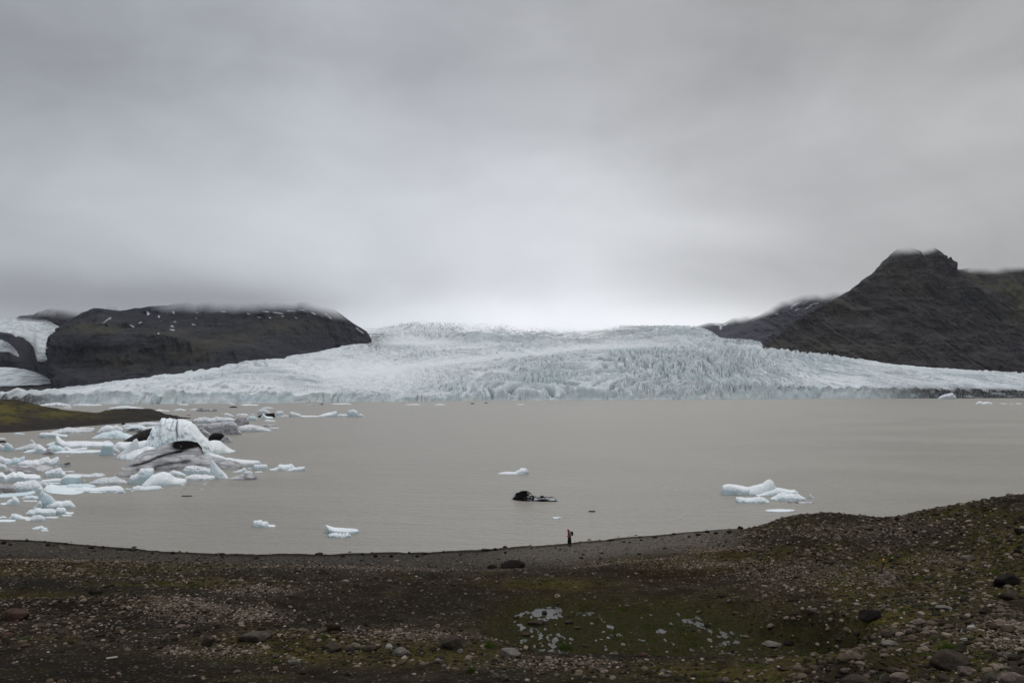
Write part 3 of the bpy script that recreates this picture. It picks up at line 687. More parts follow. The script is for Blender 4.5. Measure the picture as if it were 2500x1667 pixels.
ground = new_mesh('ground', np.stack([X, Y, Zg], -1).reshape(-1, 3), grid_faces(*X.shape), [M_shore],
                  attrs={'moss': moss, 'beach': beach, 'warm': warmb, 'pale': pale, 'pool': kk, 'brown': brown, 'dk': np.maximum(dk * 0.7, blob([(120, 1430, 300, 22, 1), (250, 1640, 500, 40, .8), (1100, 1480, 300, 40, .7), (1500, 1600, 260, 20, .6)]))})
tag(ground, 'dark stony near shore with moss, gravel banks and a beach', 'ground', kind='structure')
GX, GY, GZ, GU, GV = X, Y, Zg, u, v

# shallow water in the hollow
def puddle_mat(nt):
    p = nt.pos()
    return {'Base Color': (0.015, 0.016, 0.011), 'Roughness': 0.12, 'IOR': 1.33, 'Normal': nt.bump(nt.noise(p, 3.0, 3, 0.6), 0.15, 0.3)}
ii = np.where(kk > 0.3)
px0, px1, py0, py1 = GX[ii].min(), GX[ii].max(), GY[ii].min(), GY[ii].max()
ang = np.linspace(0, 2 * np.pi, 64, endpoint=False)
rad = 1.0 + 0.05 * np.sin(3 * ang)
pv = [((px0 + px1) / 2 + (px1 - px0) / 2 * a * math.cos(t), (py0 + py1) / 2 + (py1 - py0) / 2 * a * math.sin(t), PZ) for a, t in zip(rad, ang)]
pud = bpy.data.meshes.new('puddle'); pud.from_pydata(pv, [], [list(range(64))]); pud.materials.append(material('still_water', puddle_mat))
po = bpy.data.objects.new('puddle', pud); C.objects.link(po)
tag(po, 'shallow standing water glinting between green tussocks', 'puddle', kind='structure')

# ------------------------------------------------------------------ stones
def visible_hit(u, v, tol=5.0):
    """index of the nearest-to-camera ground vertex drawn at photo pixel (u, v)"""
    d2 = (GU - u) ** 2 + ((GV - v) * 1.5) ** 2
    m = (d2 < tol * tol) & (GY > 8)
    if not m.any():
        return np.unravel_index(np.argmin(d2 + 1e6 * (GY < 8)), GX.shape)
    return np.unravel_index(np.argmin(np.where(m, GY, 1e9)), GX.shape)
def ico(sub):
    bm = bmesh.new(); bmesh.ops.create_icosphere(bm, subdivisions=sub, radius=1.0)
    V = np.array([v.co[:] for v in bm.verts]); Fc = np.array([[v.index for v in f.verts] for f in bm.faces]); bm.free()
    return V, Fc
ICO1, ICO2, ICO4 = ico(1), ico(2), ico(4)
def stone_shape(base, seed, flat=0.6, angular=0.5, planes=9):
    V, Fc = base
    rs = np.random.RandomState(seed)
    V = V.copy()
    for _ in range(planes):                      # chip flat facets off a ball
        nrm = rs.normal(size=3); nrm /= np.linalg.norm(nrm)
        lim = rs.uniform(0.55, 0.9)
        dd = V @ nrm
        V = V - nrm[None] * (np.maximum(dd - lim, 0) * angular * 1.6)[:, None].clip(0, 1)
    k = 1 + 0.16 * fbm(V[:, 0] * 1.3 + seed, V[:, 1] * 1.3, V[:, 2] * 1.3, 3) + 0.05 * fbm(V[:, 0] * 5 + seed, V[:, 1] * 5, V[:, 2] * 5, 2)
    V = V * k[:, None]
    V[:, 2] *= flat
    V[:, 1] *= rs.uniform(0.7, 1.0)
    return V, Fc
def stone_mat(name, a, b, mossy=0.3):
    def f(nt):
        p = nt.pos()
        inf = nt.n('ShaderNodeObjectInfo')
        off = nt.vec('ADD', p, inf.outputs['Location'])
        n1 = nt.noise(off, 2.2, 5, 0.65); n2 = nt.noise(off, 9.0, 4, 0.7)
        col = nt.mix(nt.ss(n1, 0.3, 0.7), a, b)
        col = nt.mix(nt.math('MULTIPLY', nt.ss(n2, 0.56, 0.66), 0.5), col, tuple(min(1, c * 1.6) for c in b))
        geo = nt.n('ShaderNodeNewGeometry'); sp = nt.n('ShaderNodeSeparateXYZ'); nt.put(sp.inputs[0], geo.outputs['Normal'])
        mo = nt.math('MULTIPLY', nt.ss(nt.noise(off, 1.4, 4, 0.7), 0.52, 0.66), mossy)
        col = nt.mix(mo, col, (0.05, 0.05, 0.016))
        return {'Base Color': col, 'Roughness': 1.0, 'Specular IOR Level': 0.04, 'Normal': nt.bump(nt.math('ADD', n1, nt.math('MULTIPLY', n2, 0.5)), 0.8, 0.25)}
    return material(name, f)
SM = {'dark': stone_mat('stone_dark', (0.011, 0.010, 0.0095), (0.026, 0.0225, 0.019)), 'grey': stone_mat('stone_grey', (0.048, 0.040, 0.032), (0.095, 0.081, 0.066)),
      'pale': stone_mat('stone_pale', (0.10, 0.088, 0.077), (0.18, 0.162, 0.142), 0.2), 'red': stone_mat('stone_red', (0.045, 0.027, 0.021), (0.085, 0.054, 0.043)),
      'brown': stone_mat('stone_brown', (0.035, 0.028, 0.022), (0.065, 0.052, 0.041)), 'pink': stone_mat('stone_pink', (0.10, 0.075, 0.062), (0.185, 0.145, 0.122), 0.1),
      'white': stone_mat('stone_white', (0.26, 0.245, 0.22), (0.38, 0.36, 0.33), 0.0)}
def boulder(u0, u1, vt, vb, tone, label, seed, ang=0.55, group=None):
    i = visible_hit((u0 + u1) / 2, vb)
    gx, gy, gz = GX[i], GY[i], GZ[i]
    W = (u1 - u0) / F_PX * gy
    H = max((vb - vt) / F_PX * gy, 0.05)
    V, Fc = stone_shape(ICO4 if u1 - u0 > 14 else ICO2, seed, 1.0, ang, 12)
    V = V / np.array([np.ptp(V[:, 0]), np.ptp(V[:, 1]), np.ptp(V[:, 2])])
    V[:, 2] -= V[:, 2].min()
    # sunk a quarter, taller than its drawn height by the sunk part; drawn height includes a bit of its top plane
    D = W * 0.75
    Hm = max(H * 1.1 - 0.14 * D, H * 0.55)
    V = V * np.array([W, D, Hm * 1.35]); V[:, 2] -= Hm * 0.42
    o = new_mesh('boulder' if W > 0.5 else 'stone', V, Fc, [SM[tone]], smooth=True)
    o.location = (gx, gy + D * 0.35, gz)
    return tag(o, label, 'boulder' if W > 0.5 else 'stone', group)
BL = [
 (0, 62, 1484, 1512, 'red', 'reddish cracked boulder at the left edge of the shore'), (210, 244, 1434, 1448, 'dark', 'dark greenish boulder on the rim of the left hollow'),
 (324, 349, 1402, 1418, 'grey', 'blue grey rounded boulder above the mossy ditch on the left'), (488, 520, 1549, 1575, 'brown', 'upright brown boulder standing left of the long pale slab'),
 (570, 648, 1538, 1564, 'grey', 'long pale grey slab lying beside the upright brown boulder'), (430, 453, 1512, 1525, 'dark', 'dark wedge stone below the pink gravel heap'),
 (419, 452, 1521, 1531, 'pink', 'flat pinkish stone under the dark wedge stone'), (1075, 1142, 1546, 1580, 'brown', 'large brown hump backed boulder left of the wet hollow'),
 (956, 1001, 1577, 1599, 'pale', 'pale angular boulder with a dark hole amid moss'), (836, 866, 1570, 1587, 'grey', 'grey slanting boulder between two brown boulders'),
 (782, 835, 1568, 1588, 'brown', 'brown lumpy boulder behind the mossy patch, lower centre left'), (885, 926, 1571, 1586, 'brown', 'brown flat boulder left of the pale boulder with a hole'),
 (700, 731, 1605, 1617, 'pale', 'pale flat stone lying at the lower edge of the moss'), (665, 684, 1593, 1603, 'grey', 'small rounded grey stone above a green cushion'),
 (1053, 1074, 1603, 1616, 'pale', 'pale stone below the large brown hump backed boulder'), (1219, 1270, 1579, 1602, 'pale', 'rounded pale boulder at the lower left end of the wet hollow'),
 (1216, 1277, 1361, 1383, 'dark', 'big dark brown boulder on the beach left of the walker'), (1188, 1212, 1373, 1384, 'dark', 'low dark stone beside the big dark beach boulder'),
 (1273, 1295, 1539, 1550, 'red', 'reddish stone standing in the water of the hollow'), (1283, 1331, 1510, 1523, 'brown', 'long low brown boulder at the back of the wet hollow'),
 (1375, 1397, 1510, 1521, 'brown', 'round brown stone among the puddles'), (1614, 1635, 1629, 1640, 'pale', 'pale round stone on green moss at the lower centre'),
 (1763, 1784, 1650, 1663, 'pale', 'pale blocky stone at the bottom right of centre'), (1213, 1240, 1644, 1660, 'grey', 'grey stone with moss at the bottom edge below the hollow'),
 (2103, 2161, 1483, 1511, 'dark', 'black boulder in the middle of the right slope'), (2434, 2493, 1396, 1426, 'dark', 'large dark boulder near the right edge, the upper of two'),
 (2446, 2498, 1437, 1460, 'brown', 'brown flat topped boulder near the right edge, the lower of two'), (2475, 2495, 1336, 1350, 'dark', 'small dark boulder high on the right slope'),
 (2348, 2379, 1350, 1364, 'pale', 'pale hollowed stone with dark centre on the right slope'), (2290, 2330, 1473, 1488, 'pale', 'pale flat boulder right of the black boulder'),
 (2336, 2364, 1568, 1590, 'brown', 'pointed brown stone above the broken brown rock'), (2363, 2385, 1522, 1534, 'white', 'white angular stone left of the pink scree'),
 (2343, 2354, 1534, 1545, 'white', 'small white block below the white angular stone'), (2345, 2363, 1553, 1561, 'white', 'flat whitish stone, lowest of three white stones'),
 (2178, 2230, 1638, 1668, 'pink', 'pinkish boulder at the bottom edge of the right slope'), (2145, 2180, 1642, 1668, 'grey', 'grey boulder left of the pinkish boulder at the bottom edge'),
 (2055, 2126, 1646, 1672, 'brown', 'broad brown boulder below the dark gravel mound'), (2286, 2382, 1583, 1634, 'brown', 'big broken brown rock at the lower right'),
 (2268, 2289, 1606, 1622, 'dark', 'small black stone beside the big broken brown rock'), (2444, 2512, 1640, 1674, 'pink', 'large pinkish boulder in the bottom right corner'),
 (2450, 2474, 1588, 1603, 'pale', 'pale stone above the large pinkish corner boulder'), (2094, 2138, 1278, 1291, 'grey', 'knot of grey rock just under the hill crest'),
 (2185, 2197, 1257, 1268, 'dark', 'small black rock standing on the dip of the right skyline'), (2480, 2506, 1285, 1300, 'dark', 'dark rock under the skyline at the right edge'),
 (2213, 2225, 1318, 1328, 'pale', 'small pale block on the upper right slope'), (1808, 1822, 1430, 1440, 'pink', 'small pink stone at the foot of the right slope'),
 (2225, 2265, 1505, 1520, 'pink', 'pinkish rock outcrop right of the black boulder'), (1862, 1912, 1562, 1577, 'pale', 'low pale ledge on moss at the right end of the hollow'),
 (2340, 2380, 1622, 1645, 'pink', 'reddish angular rock leaning against the big broken brown rock'), (2400, 2440, 1640, 1662, 'grey', 'grey angular boulder left of the corner boulder'),
 (1195, 1220, 1640, 1652, 'grey', 'grey oval stone at the bottom edge, left of the mossy one'), (80, 108, 1518, 1528, 'grey', 'low grey stone right of the reddish cracked boulder'),
 (0, 28, 1541, 1553, 'red', 'low reddish stone under the reddish cracked boulder'), (2160, 2200, 1560, 1574, 'pale', 'two toned pale stone on the green lower slope'),
 (940, 958, 1567, 1580, 'white', 'small whitish stone between brown flat boulder and pale boulder'), (1560, 1580, 1590, 1600, 'red', 'small rusty stone under the hollow'),
]
for k, (u0, u1, vt, vb, tone, lab) in enumerate(BL):
    boulder(u0, u1, vt, vb, tone, lab, 40 + k)
# labels that single small repeats out by the nearest named neighbour
ORD = ['first', 'second', 'third', 'fourth', 'fifth', 'sixth', 'seventh', 'eighth', 'ninth', 'tenth', 'eleventh', 'twelfth', 'thirteenth', 'fourteenth', 'fifteenth', 'sixteenth', 'seventeenth', 'eighteenth', 'nineteenth'] \
    + ['twentieth'] + ['twenty ' + q for q in ('first', 'second', 'third', 'fourth', 'fifth', 'sixth', 'seventh', 'eighth', 'ninth')] + ['thirtieth'] + ['thirty ' + q for q in ('first', 'second', 'third', 'fourth', 'fifth', 'sixth', 'seventh', 'eighth', 'ninth')]
def shorten(labels):
    out = {}
    for l in labels:
        w_ = l.replace(',', '').split()
        k = len(w_)
        for i in range(2, len(w_)):
            if w_[i] in ('at', 'on', 'above', 'lying', 'below', 'under', 'with', 'in', 'standing', 'left', 'right', 'beside', 'amid', 'near', 'behind', 'between', 'leaning', 'just', 'to', 'from', 'cut', 'among', 'out', 'of'):
                k = i; break
        s = ' '.join(w_[:k])
        while k < len(w_) and k < 9 and any(o != l and o.replace(',', '').startswith(s) for o in labels):
            k += 1; s = ' '.join(w_[:k])
        while len(s.split()) > 2 and s.split()[-1] in ('just', 'above', 'below', 'behind', 'between', 'a', 'the', 'its', 'of', 'at', 'on', 'in', 'with', 'right', 'left', 'and', 'to'): s = ' '.join(s.split()[:-1])
        out[l] = s
    return out
def name_by_neighbour(items, anchors):
    sh = shorten([a[2] for a in anchors])
    groups_ = {}
    for o, u, v, noun in items:
        a = min(anchors, key=lambda q: math.hypot(q[0] - u, 2 * (q[1] - v)))
        dx, dy = u - a[0], 2 * (v - a[1])
        rel = ('left of' if dx < 0 else 'right of') if abs(dx) > abs(dy) else ('behind' if dy < 0 else 'in front of')
        groups_.setdefault((noun, rel, a[2]), []).append((math.hypot(dx, dy), o))
    for (noun, rel, l), lst in groups_.items():
        lst.sort(key=lambda q: q[0])
        for k, (_, o) in enumerate(lst):
            pre = '' if len(lst) == 1 else ('closest ' if k == 0 else ORD[min(k, 38)] + ' closest ')
            o['label'] = pre + noun + ' ' + rel + ' the ' + sh[l]
# dark stones along the waterline
rs = np.random.RandomState(5)
shore_specs = [(911, 921, 9), (952, 961, 9), (832, 842, 7), (110, 121, 7), (155, 165, 6), (215, 229, 8), (244, 254, 5), (283, 300, 6), (303, 330, 7), (367, 374, 5), (416, 426, 8), (519, 546, 6), (996, 1003, 5),
               (1015, 1024, 6), (1031, 1045, 7), (1080, 1087, 4), (1120, 1128, 4), (1174, 1200, 8), (1205, 1214, 8), (1230, 1237, 6), (1355, 1359, 4), (1366, 1371, 4), (1720, 1733, 8), (1742, 1752, 7),
               (1700, 1712, 7), (1775, 1790, 8), (1800, 1815, 9), (1640, 1650, 5), (1520, 1530, 4), (1560, 1568, 4), (0, 12, 10), (18, 28, 6), (880, 888, 5), (770, 790, 6), (620, 632, 5), (60, 70, 6), (1480, 1500, 6), (1595, 1606, 5)]
for k, (a, b, h) in enumerate(shore_specs):
    vs = float(np.interp((a + b) / 2, [s[0] for s in SH], [s[1] for s in SH])) + rs.uniform(-1, 4)
    jit = rs.uniform(-3, 9)
    rank = sorted(q[0] for q in shore_specs).index(a)
    size = 'larger' if b - a > 13 else ('small' if b - a < 9 else 'rounded')
    boulder(a, b, vs - h * 0.75 + jit, vs + 1 + jit, 'dark', size + ' dark wet stone on the waterline, ' + ORD[rank] + ' from the left', 300 + k, 0.4, 'dark stones along the waterline')
# cobbles one could count: the larger loose stones
cobs = []
cob_mesh = {}
for t in ('grey', 'pale', 'pink', 'brown', 'dark'):
    for q in range(4):
        V, Fc = stone_shape(ICO2, 900 + q + 10 * len(t), 0.62, 0.6, 9)
        me = new_mesh('cobble', V, Fc, [SM[t]], link=False).data
        cob_mesh[(t, q)] = me
zones = [  # u range, v range, count, tones, label
 ((1850, 2480), (1290, 1470), 62, ('pale', 'grey', 'pink'), 'loose cobble lying on the upper part of the right slope', 'loose cobbles on the upper right slope', (9, 22)),
 ((1900, 2490), (1480, 1655), 52, ('pale', 'grey', 'pink', 'brown', 'dark'), 'loose cobble lying on the lower part of the right slope', 'loose cobbles on the lower right slope', (12, 30)),
 ((420, 1200), (1535, 1650), 48, ('pale', 'grey', 'pink', 'dark'), 'loose cobble on the mossy stony rise in the lower left centre', 'loose cobbles on the mossy rise', (9, 22)),
 ((0, 620), (1370, 1545), 38, ('pale', 'grey', 'pink', 'dark'), 'loose cobble on the stony bank at the left', 'loose cobbles on the left bank', (7, 18)),
 ((1230, 1800), (1380, 1480), 22, ('pale', 'pale', 'grey'), 'loose cobble on the brown flat behind the wet hollow', 'loose cobbles behind the hollow', (6, 14)),
 ((1230, 1850), (1590, 1655), 26, ('pink', 'grey', 'pale'), 'loose cobble on dark gravel in front of the wet hollow', 'loose cobbles before the hollow', (8, 20))]
for (ur, vr, cnt, tones, lab, grp, sz) in zones:
    for k in range(cnt):
        uu, vv = rs.uniform(*ur), rs.uniform(*vr)
        i = visible_hit(uu, vv)
        px = sz[0] + (sz[1] - sz[0]) * rs.rand() ** 2.2
        s = px / 2 / F_PX * GY[i]
        t = tones[rs.randint(len(tones))]
        o = bpy.data.objects.new('cobble', cob_mesh[(t, rs.randint(4))]); C.objects.link(o)
        o.location = (GX[i], GY[i], GZ[i] + 0.1 * s); o.rotation_euler = (rs.uniform(-.2, .2), rs.uniform(-.2, .2), rs.uniform(0, 6.28)); o.scale = (s, s, s)
        tag(o, lab, 'cobble', grp); cobs.append((o, uu, vv, {'grey': 'grey', 'pale': 'pale', 'pink': 'pinkish', 'brown': 'brown', 'dark': 'dark'}[t] + ' cobble'))
name_by_neighbour(cobs, [((b[0] + b[1]) / 2, b[3], b[5]) for b in BL])
# everything smaller: gravel
def scatter(name, N, dens, smin, smax, pw, label, seed, base=ICO1, tone=(0.0, 1.0)):
    rs = np.random.RandomState(seed)
    a = np.hypot(np.gradient(GX, axis=1), np.gradient(GY, axis=1)) * np.hypot(np.gradient(GX, axis=0), np.gradient(GY, axis=0))
    wgt = (a * dens * (GV < 1760) * (GY > 8) * (GU > -120) * (GU < 2620)).ravel(); cdf = np.cumsum(wgt); cdf /= cdf[-1]
    idx = np.searchsorted(cdf, rs.rand(N)); idx = np.minimum(idx, GX.size - 1)
    jx, jy = rs.uniform(-.05, .05, N), rs.uniform(-.08, .08, N)
    P0 = np.stack([GX.ravel()[idx] + jx, GY.ravel()[idx] + jy, GZ.ravel()[idx]], 1)
    S = smin + (smax - smin) * rs.rand(N) ** pw
    Vs, Ts, Fs = [], [], []
    off = 0
    for q in range(8):
        V, Fc = stone_shape(base, seed * 10 + q, 0.6, 0.7, 6)
        m = np.where(np.arange(N) % 8 == q)[0]
        th = rs.uniform(0, 6.28, len(m)); c, s_ = np.cos(th)[:, None], np.sin(th)[:, None]
        x, y, z = V[None, :, 0] * S[m, None], V[None, :, 1] * S[m, None], V[None, :, 2] * S[m, None]
        VV = np.stack([x * c - y * s_ + P0[m, 0, None], x * s_ + y * c + P0[m, 1, None], z + P0[m, 2, None] + 0.1 * S[m, None]], -1)
        Vs.append(VV.reshape(-1, 3)); Ts.append(np.repeat(rs.uniform(tone[0], tone[1], len(m)), len(V)))
        Fs.append((Fc[None] + (np.arange(len(m)) * len(V))[:, None, None]).reshape(-1, 3) + off); off += len(m) * len(V)
    o = new_mesh(name, np.concatenate(Vs), np.concatenate(Fs), [M_gravel], smooth=False, attrs={'tone': np.concatenate(Ts)})
    return tag(o, label, 'gravel', kind='stuff')
def gravel_mat(nt):
    t = nt.attr('tone')
    cr = nt.n('ShaderNodeValToRGB'); nt.put(cr.inputs[0], t)
    e = cr.color_ramp.elements
    e[0].position = 0.0; e[0].color = (0.014, 0.012, 0.010, 1)
    e[1].position = 1.0; e[1].color = (0.38, 0.335, 0.28, 1)
    for ps, c in ((0.30, (0.026, 0.020, 0.014, 1)), (0.55, (0.058, 0.044, 0.030, 1)), (0.80, (0.13, 0.100, 0.072, 1)), (0.93, (0.23, 0.182, 0.142, 1))):
        x = e.new(ps); x.color = c
    n1 = nt.noise(nt.pos(), 8.0, 3, 0.6)
    col = nt.mix(nt.ss(n1, 0.3, 0.7, 0, 0.35), cr.outputs[0], (0.03, 0.028, 0.022))
    return {'Base Color': col, 'Roughness': 1.0, 'Specular IOR Level': 0.03}
M_gravel = material('gravel', gravel_mat)
nn = sstep(fbm(GX / 5, GY / 5, 12.0, 4), -0.35, 0.45)
patchy = sstep(fbm(GX / 1.6, GY / 1.6, 15.0, 3), -0.2, 0.5)
d_hill = hill * (0.35 + 0.65 * nn) * (0.4 + 0.6 * patchy) * sstep(R, 9.7, 9.0)
d_left = (1 - hill) * (0.12 + 0.7 * nn * sstep(U0, 1250, 1000) * sstep(V0, 1360, 1400) + 0.9 * blob([(800, 1580, 350, 30, 1), (200, 1500, 350, 45, 1), (350, 1385, 350, 14, .8), (1400, 1630, 250, 22, .9), (650, 1440, 160, 16, .7)]))
calm = blob([(150, 1620, 420, 45, 1), (900, 1660, 500, 26, 1), (950, 1460, 330, 38, .95), (100, 1440, 300, 26, .9), (1500, 1450, 350, 24, .8), (1050, 1520, 120, 40, .8), (1350, 1390, 260, 14, .7), (1960, 1470, 130, 24, .7)])
d_left = d_left * (1 - 0.88 * calm)
d_hill = d_hill * (1 - 0.6 * calm)
d_all = (d_hill * 1.6 + d_left * sstep(V0, 1360, 1376)) * (1 - 0.93 * kk) * (R < 9.6)
scatter('gravel', 52000, d_all + 1.3 * pale, 0.018, 0.16, 3.2, 'countless stones and rubble strewn over the near slopes', 3)
scatter('gravel', 9000, d_hill * 1.3 + 0.35 * d_left, 0.06, 0.30, 3.0, 'larger rubble strewn thickly over the near slopes', 4, ICO2, (0.2, 0.95))
scatter('gravel', 16000, pale ** 1.5 * (R < 9.6), 0.03, 0.12, 2.0, 'pink and pale broken gravel lying in heaps', 5, ICO1, (0.72, 0.98))
scatter('gravel', 20000, (beach * 0.5 + warmb) * (R < 9.9) , 0.015, 0.06, 2.0, 'pale grey shingle covering the beach', 6, ICO1, (0.3, 0.9))

# moss cushions and grass tufts: low domes of many short blades
def moss_clumps():
    rs = np.random.RandomState(17)
    a = np.hypot(np.gradient(GX, axis=1), np.gradient(GY, axis=1)) * np.hypot(np.gradient(GX, axis=0), np.gradient(GY, axis=0))
    dens = np.clip(moss - 0.25, 0, 1) ** 1.3 * sstep(fbm(GX / 1.5, GY / 1.5, 31.0, 3), 0.0, 0.5) * (R < 9.5) * (GV < 1750) * (GU > -100) * (GU < 2600)
    cdf = np.cumsum((a * dens).ravel()); cdf /= cdf[-1]
    N = 2600
    idx = np.searchsorted(cdf, rs.rand(N))
    Vs, Fs, Ts = [], [], []
    off = 0
    for k in idx:
        cx, cy, cz = GX.ravel()[k], GY.ravel()[k], GZ.ravel()[k]
        rad = rs.uniform(0.06, 0.30); nb = 26; t = rs.rand()
        th = rs.uniform(0, 6.28, nb); rr = rad * np.sqrt(rs.rand(nb))
        bx, by = cx + rr * np.cos(th) * 1.5, cy + rr * np.sin(th)
        h = rs.uniform(0.03, 0.08, nb) * (1.3 - rr / rad) + 0.02
        w_ = rs.uniform(0.010, 0.03, nb); an = rs.uniform(0, 6.28, nb); lx, ly = rs.uniform(-.04, .04, nb), rs.uniform(-.04, .04, nb)
        A_ = np.stack([bx - w_ * np.cos(an), by - w_ * np.sin(an), np.full(nb, cz - .01)], 1)
        B_ = np.stack([bx + w_ * np.cos(an), by + w_ * np.sin(an), np.full(nb, cz - .01)], 1)
        T_ = np.stack([bx + lx, by + ly, cz + h], 1)
        Vs.append(np.concatenate([A_, B_, T_])); i = np.arange(nb)
        Fs.append(np.stack([i, i + nb, i + 2 * nb], 1) + off); off += 3 * nb
        Ts.append(np.full(3 * nb, t))
    def f(nt):
        return {'Base Color': nt.mix(nt.attr('tone'), (0.040, 0.042, 0.010), (0.085, 0.105, 0.020)), 'Roughness': 0.9, 'Specular IOR Level': 0.1}
    o = new_mesh('moss', np.concatenate(Vs), np.concatenate(Fs), [material('moss_blades', f)], smooth=False, attrs={'tone': np.concatenate(Ts)})
    tag(o, 'green and yellow moss cushions and short grass on the shore', 'moss', kind='stuff')
moss_clumps()
# ------------------------------------------------------------------ floating ice
def ice_mat(name, top, side, dirt, dcol, stripes=0.0, blk=0.0):
    def f(nt):
        p = nt.pos()
        inf = nt.n('ShaderNodeObjectInfo')
        off = nt.vec('ADD', p, nt.vec('MULTIPLY', inf.outputs['Location'], (0.37, 0.37, 0.37)))
        geo = nt.n('ShaderNodeNewGeometry'); sp = nt.n('ShaderNodeSeparateXYZ'); nt.put(sp.inputs[0], geo.outputs['Normal'])
        pz = nt.n('ShaderNodeSeparateXYZ'); nt.put(pz.inputs[0], p)
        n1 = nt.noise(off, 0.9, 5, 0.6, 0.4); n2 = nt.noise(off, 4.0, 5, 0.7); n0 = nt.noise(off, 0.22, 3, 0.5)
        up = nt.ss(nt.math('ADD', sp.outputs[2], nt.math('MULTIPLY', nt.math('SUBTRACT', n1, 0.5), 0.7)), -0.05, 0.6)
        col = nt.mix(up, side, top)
        # band washed clean and blue by the lake just above the water
        wash = nt.math('MULTIPLY', nt.ss(pz.outputs[2], 0.9, 0.05), nt.ss(n0, 0.35, 0.6, 0.2, 0.9))
        col = nt.mix(nt.math('MULTIPLY', wash, 0.45), col, side)
        dd = nt.math('MULTIPLY', nt.ss(n1, 0.52, 0.70), nt.math('MULTIPLY', nt.ss(n2, 0.40, 0.60), dirt))
        if stripes:
            s1 = nt.noise(nt.vec('ADD', nt.scale(p, (0.22, 0.5, 1.3)), nt.scale(inf.outputs['Location'], (0.1, 0.1, 0.1))), 1.0, 5, 0.65, 0.9)
            dd = nt.math('MAXIMUM', dd, nt.math('MULTIPLY', nt.ss(s1, 0.38, 0.60), stripes))
        col = nt.mix(dd, col, dcol)
        if blk:
            col = nt.mix(nt.math('MULTIPLY', nt.attr('black'), blk), col, (0.010, 0.009, 0.009))
        col = nt.mix(nt.attr('crack'), col, (0.05, 0.052, 0.058))
        h = nt.math('ADD', nt.math('MULTIPLY', n1, 0.5), nt.math('MULTIPLY', n2, 0.22))
        return {'Base Color': col, 'Roughness': 0.55, 'Specular IOR Level': nt.math('MULTIPLY', nt.math('SUBTRACT', 1.0, nt.attr('black')), 0.3 if top[0] > 0.1 else 0.04), 'Normal': nt.bump(h, 0.7, 0.6),
                'Subsurface Weight': 0.0}
    return material(name, f)
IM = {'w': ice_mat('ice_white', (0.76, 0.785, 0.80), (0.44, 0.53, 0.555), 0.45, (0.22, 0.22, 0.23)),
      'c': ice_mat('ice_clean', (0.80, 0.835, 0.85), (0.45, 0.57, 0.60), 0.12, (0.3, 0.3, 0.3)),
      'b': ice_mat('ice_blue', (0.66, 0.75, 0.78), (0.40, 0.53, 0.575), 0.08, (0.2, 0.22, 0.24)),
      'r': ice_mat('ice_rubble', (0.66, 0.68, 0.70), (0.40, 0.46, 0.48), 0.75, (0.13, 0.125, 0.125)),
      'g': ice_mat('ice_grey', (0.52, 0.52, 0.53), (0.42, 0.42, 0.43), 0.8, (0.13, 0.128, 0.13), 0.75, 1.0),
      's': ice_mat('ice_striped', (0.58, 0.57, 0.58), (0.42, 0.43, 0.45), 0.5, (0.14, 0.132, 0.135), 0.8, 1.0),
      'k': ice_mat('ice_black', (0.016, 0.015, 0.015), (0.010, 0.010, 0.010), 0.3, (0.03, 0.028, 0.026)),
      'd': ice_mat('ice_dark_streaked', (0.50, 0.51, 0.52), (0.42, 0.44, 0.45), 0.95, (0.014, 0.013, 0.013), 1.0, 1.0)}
bseed = [0]
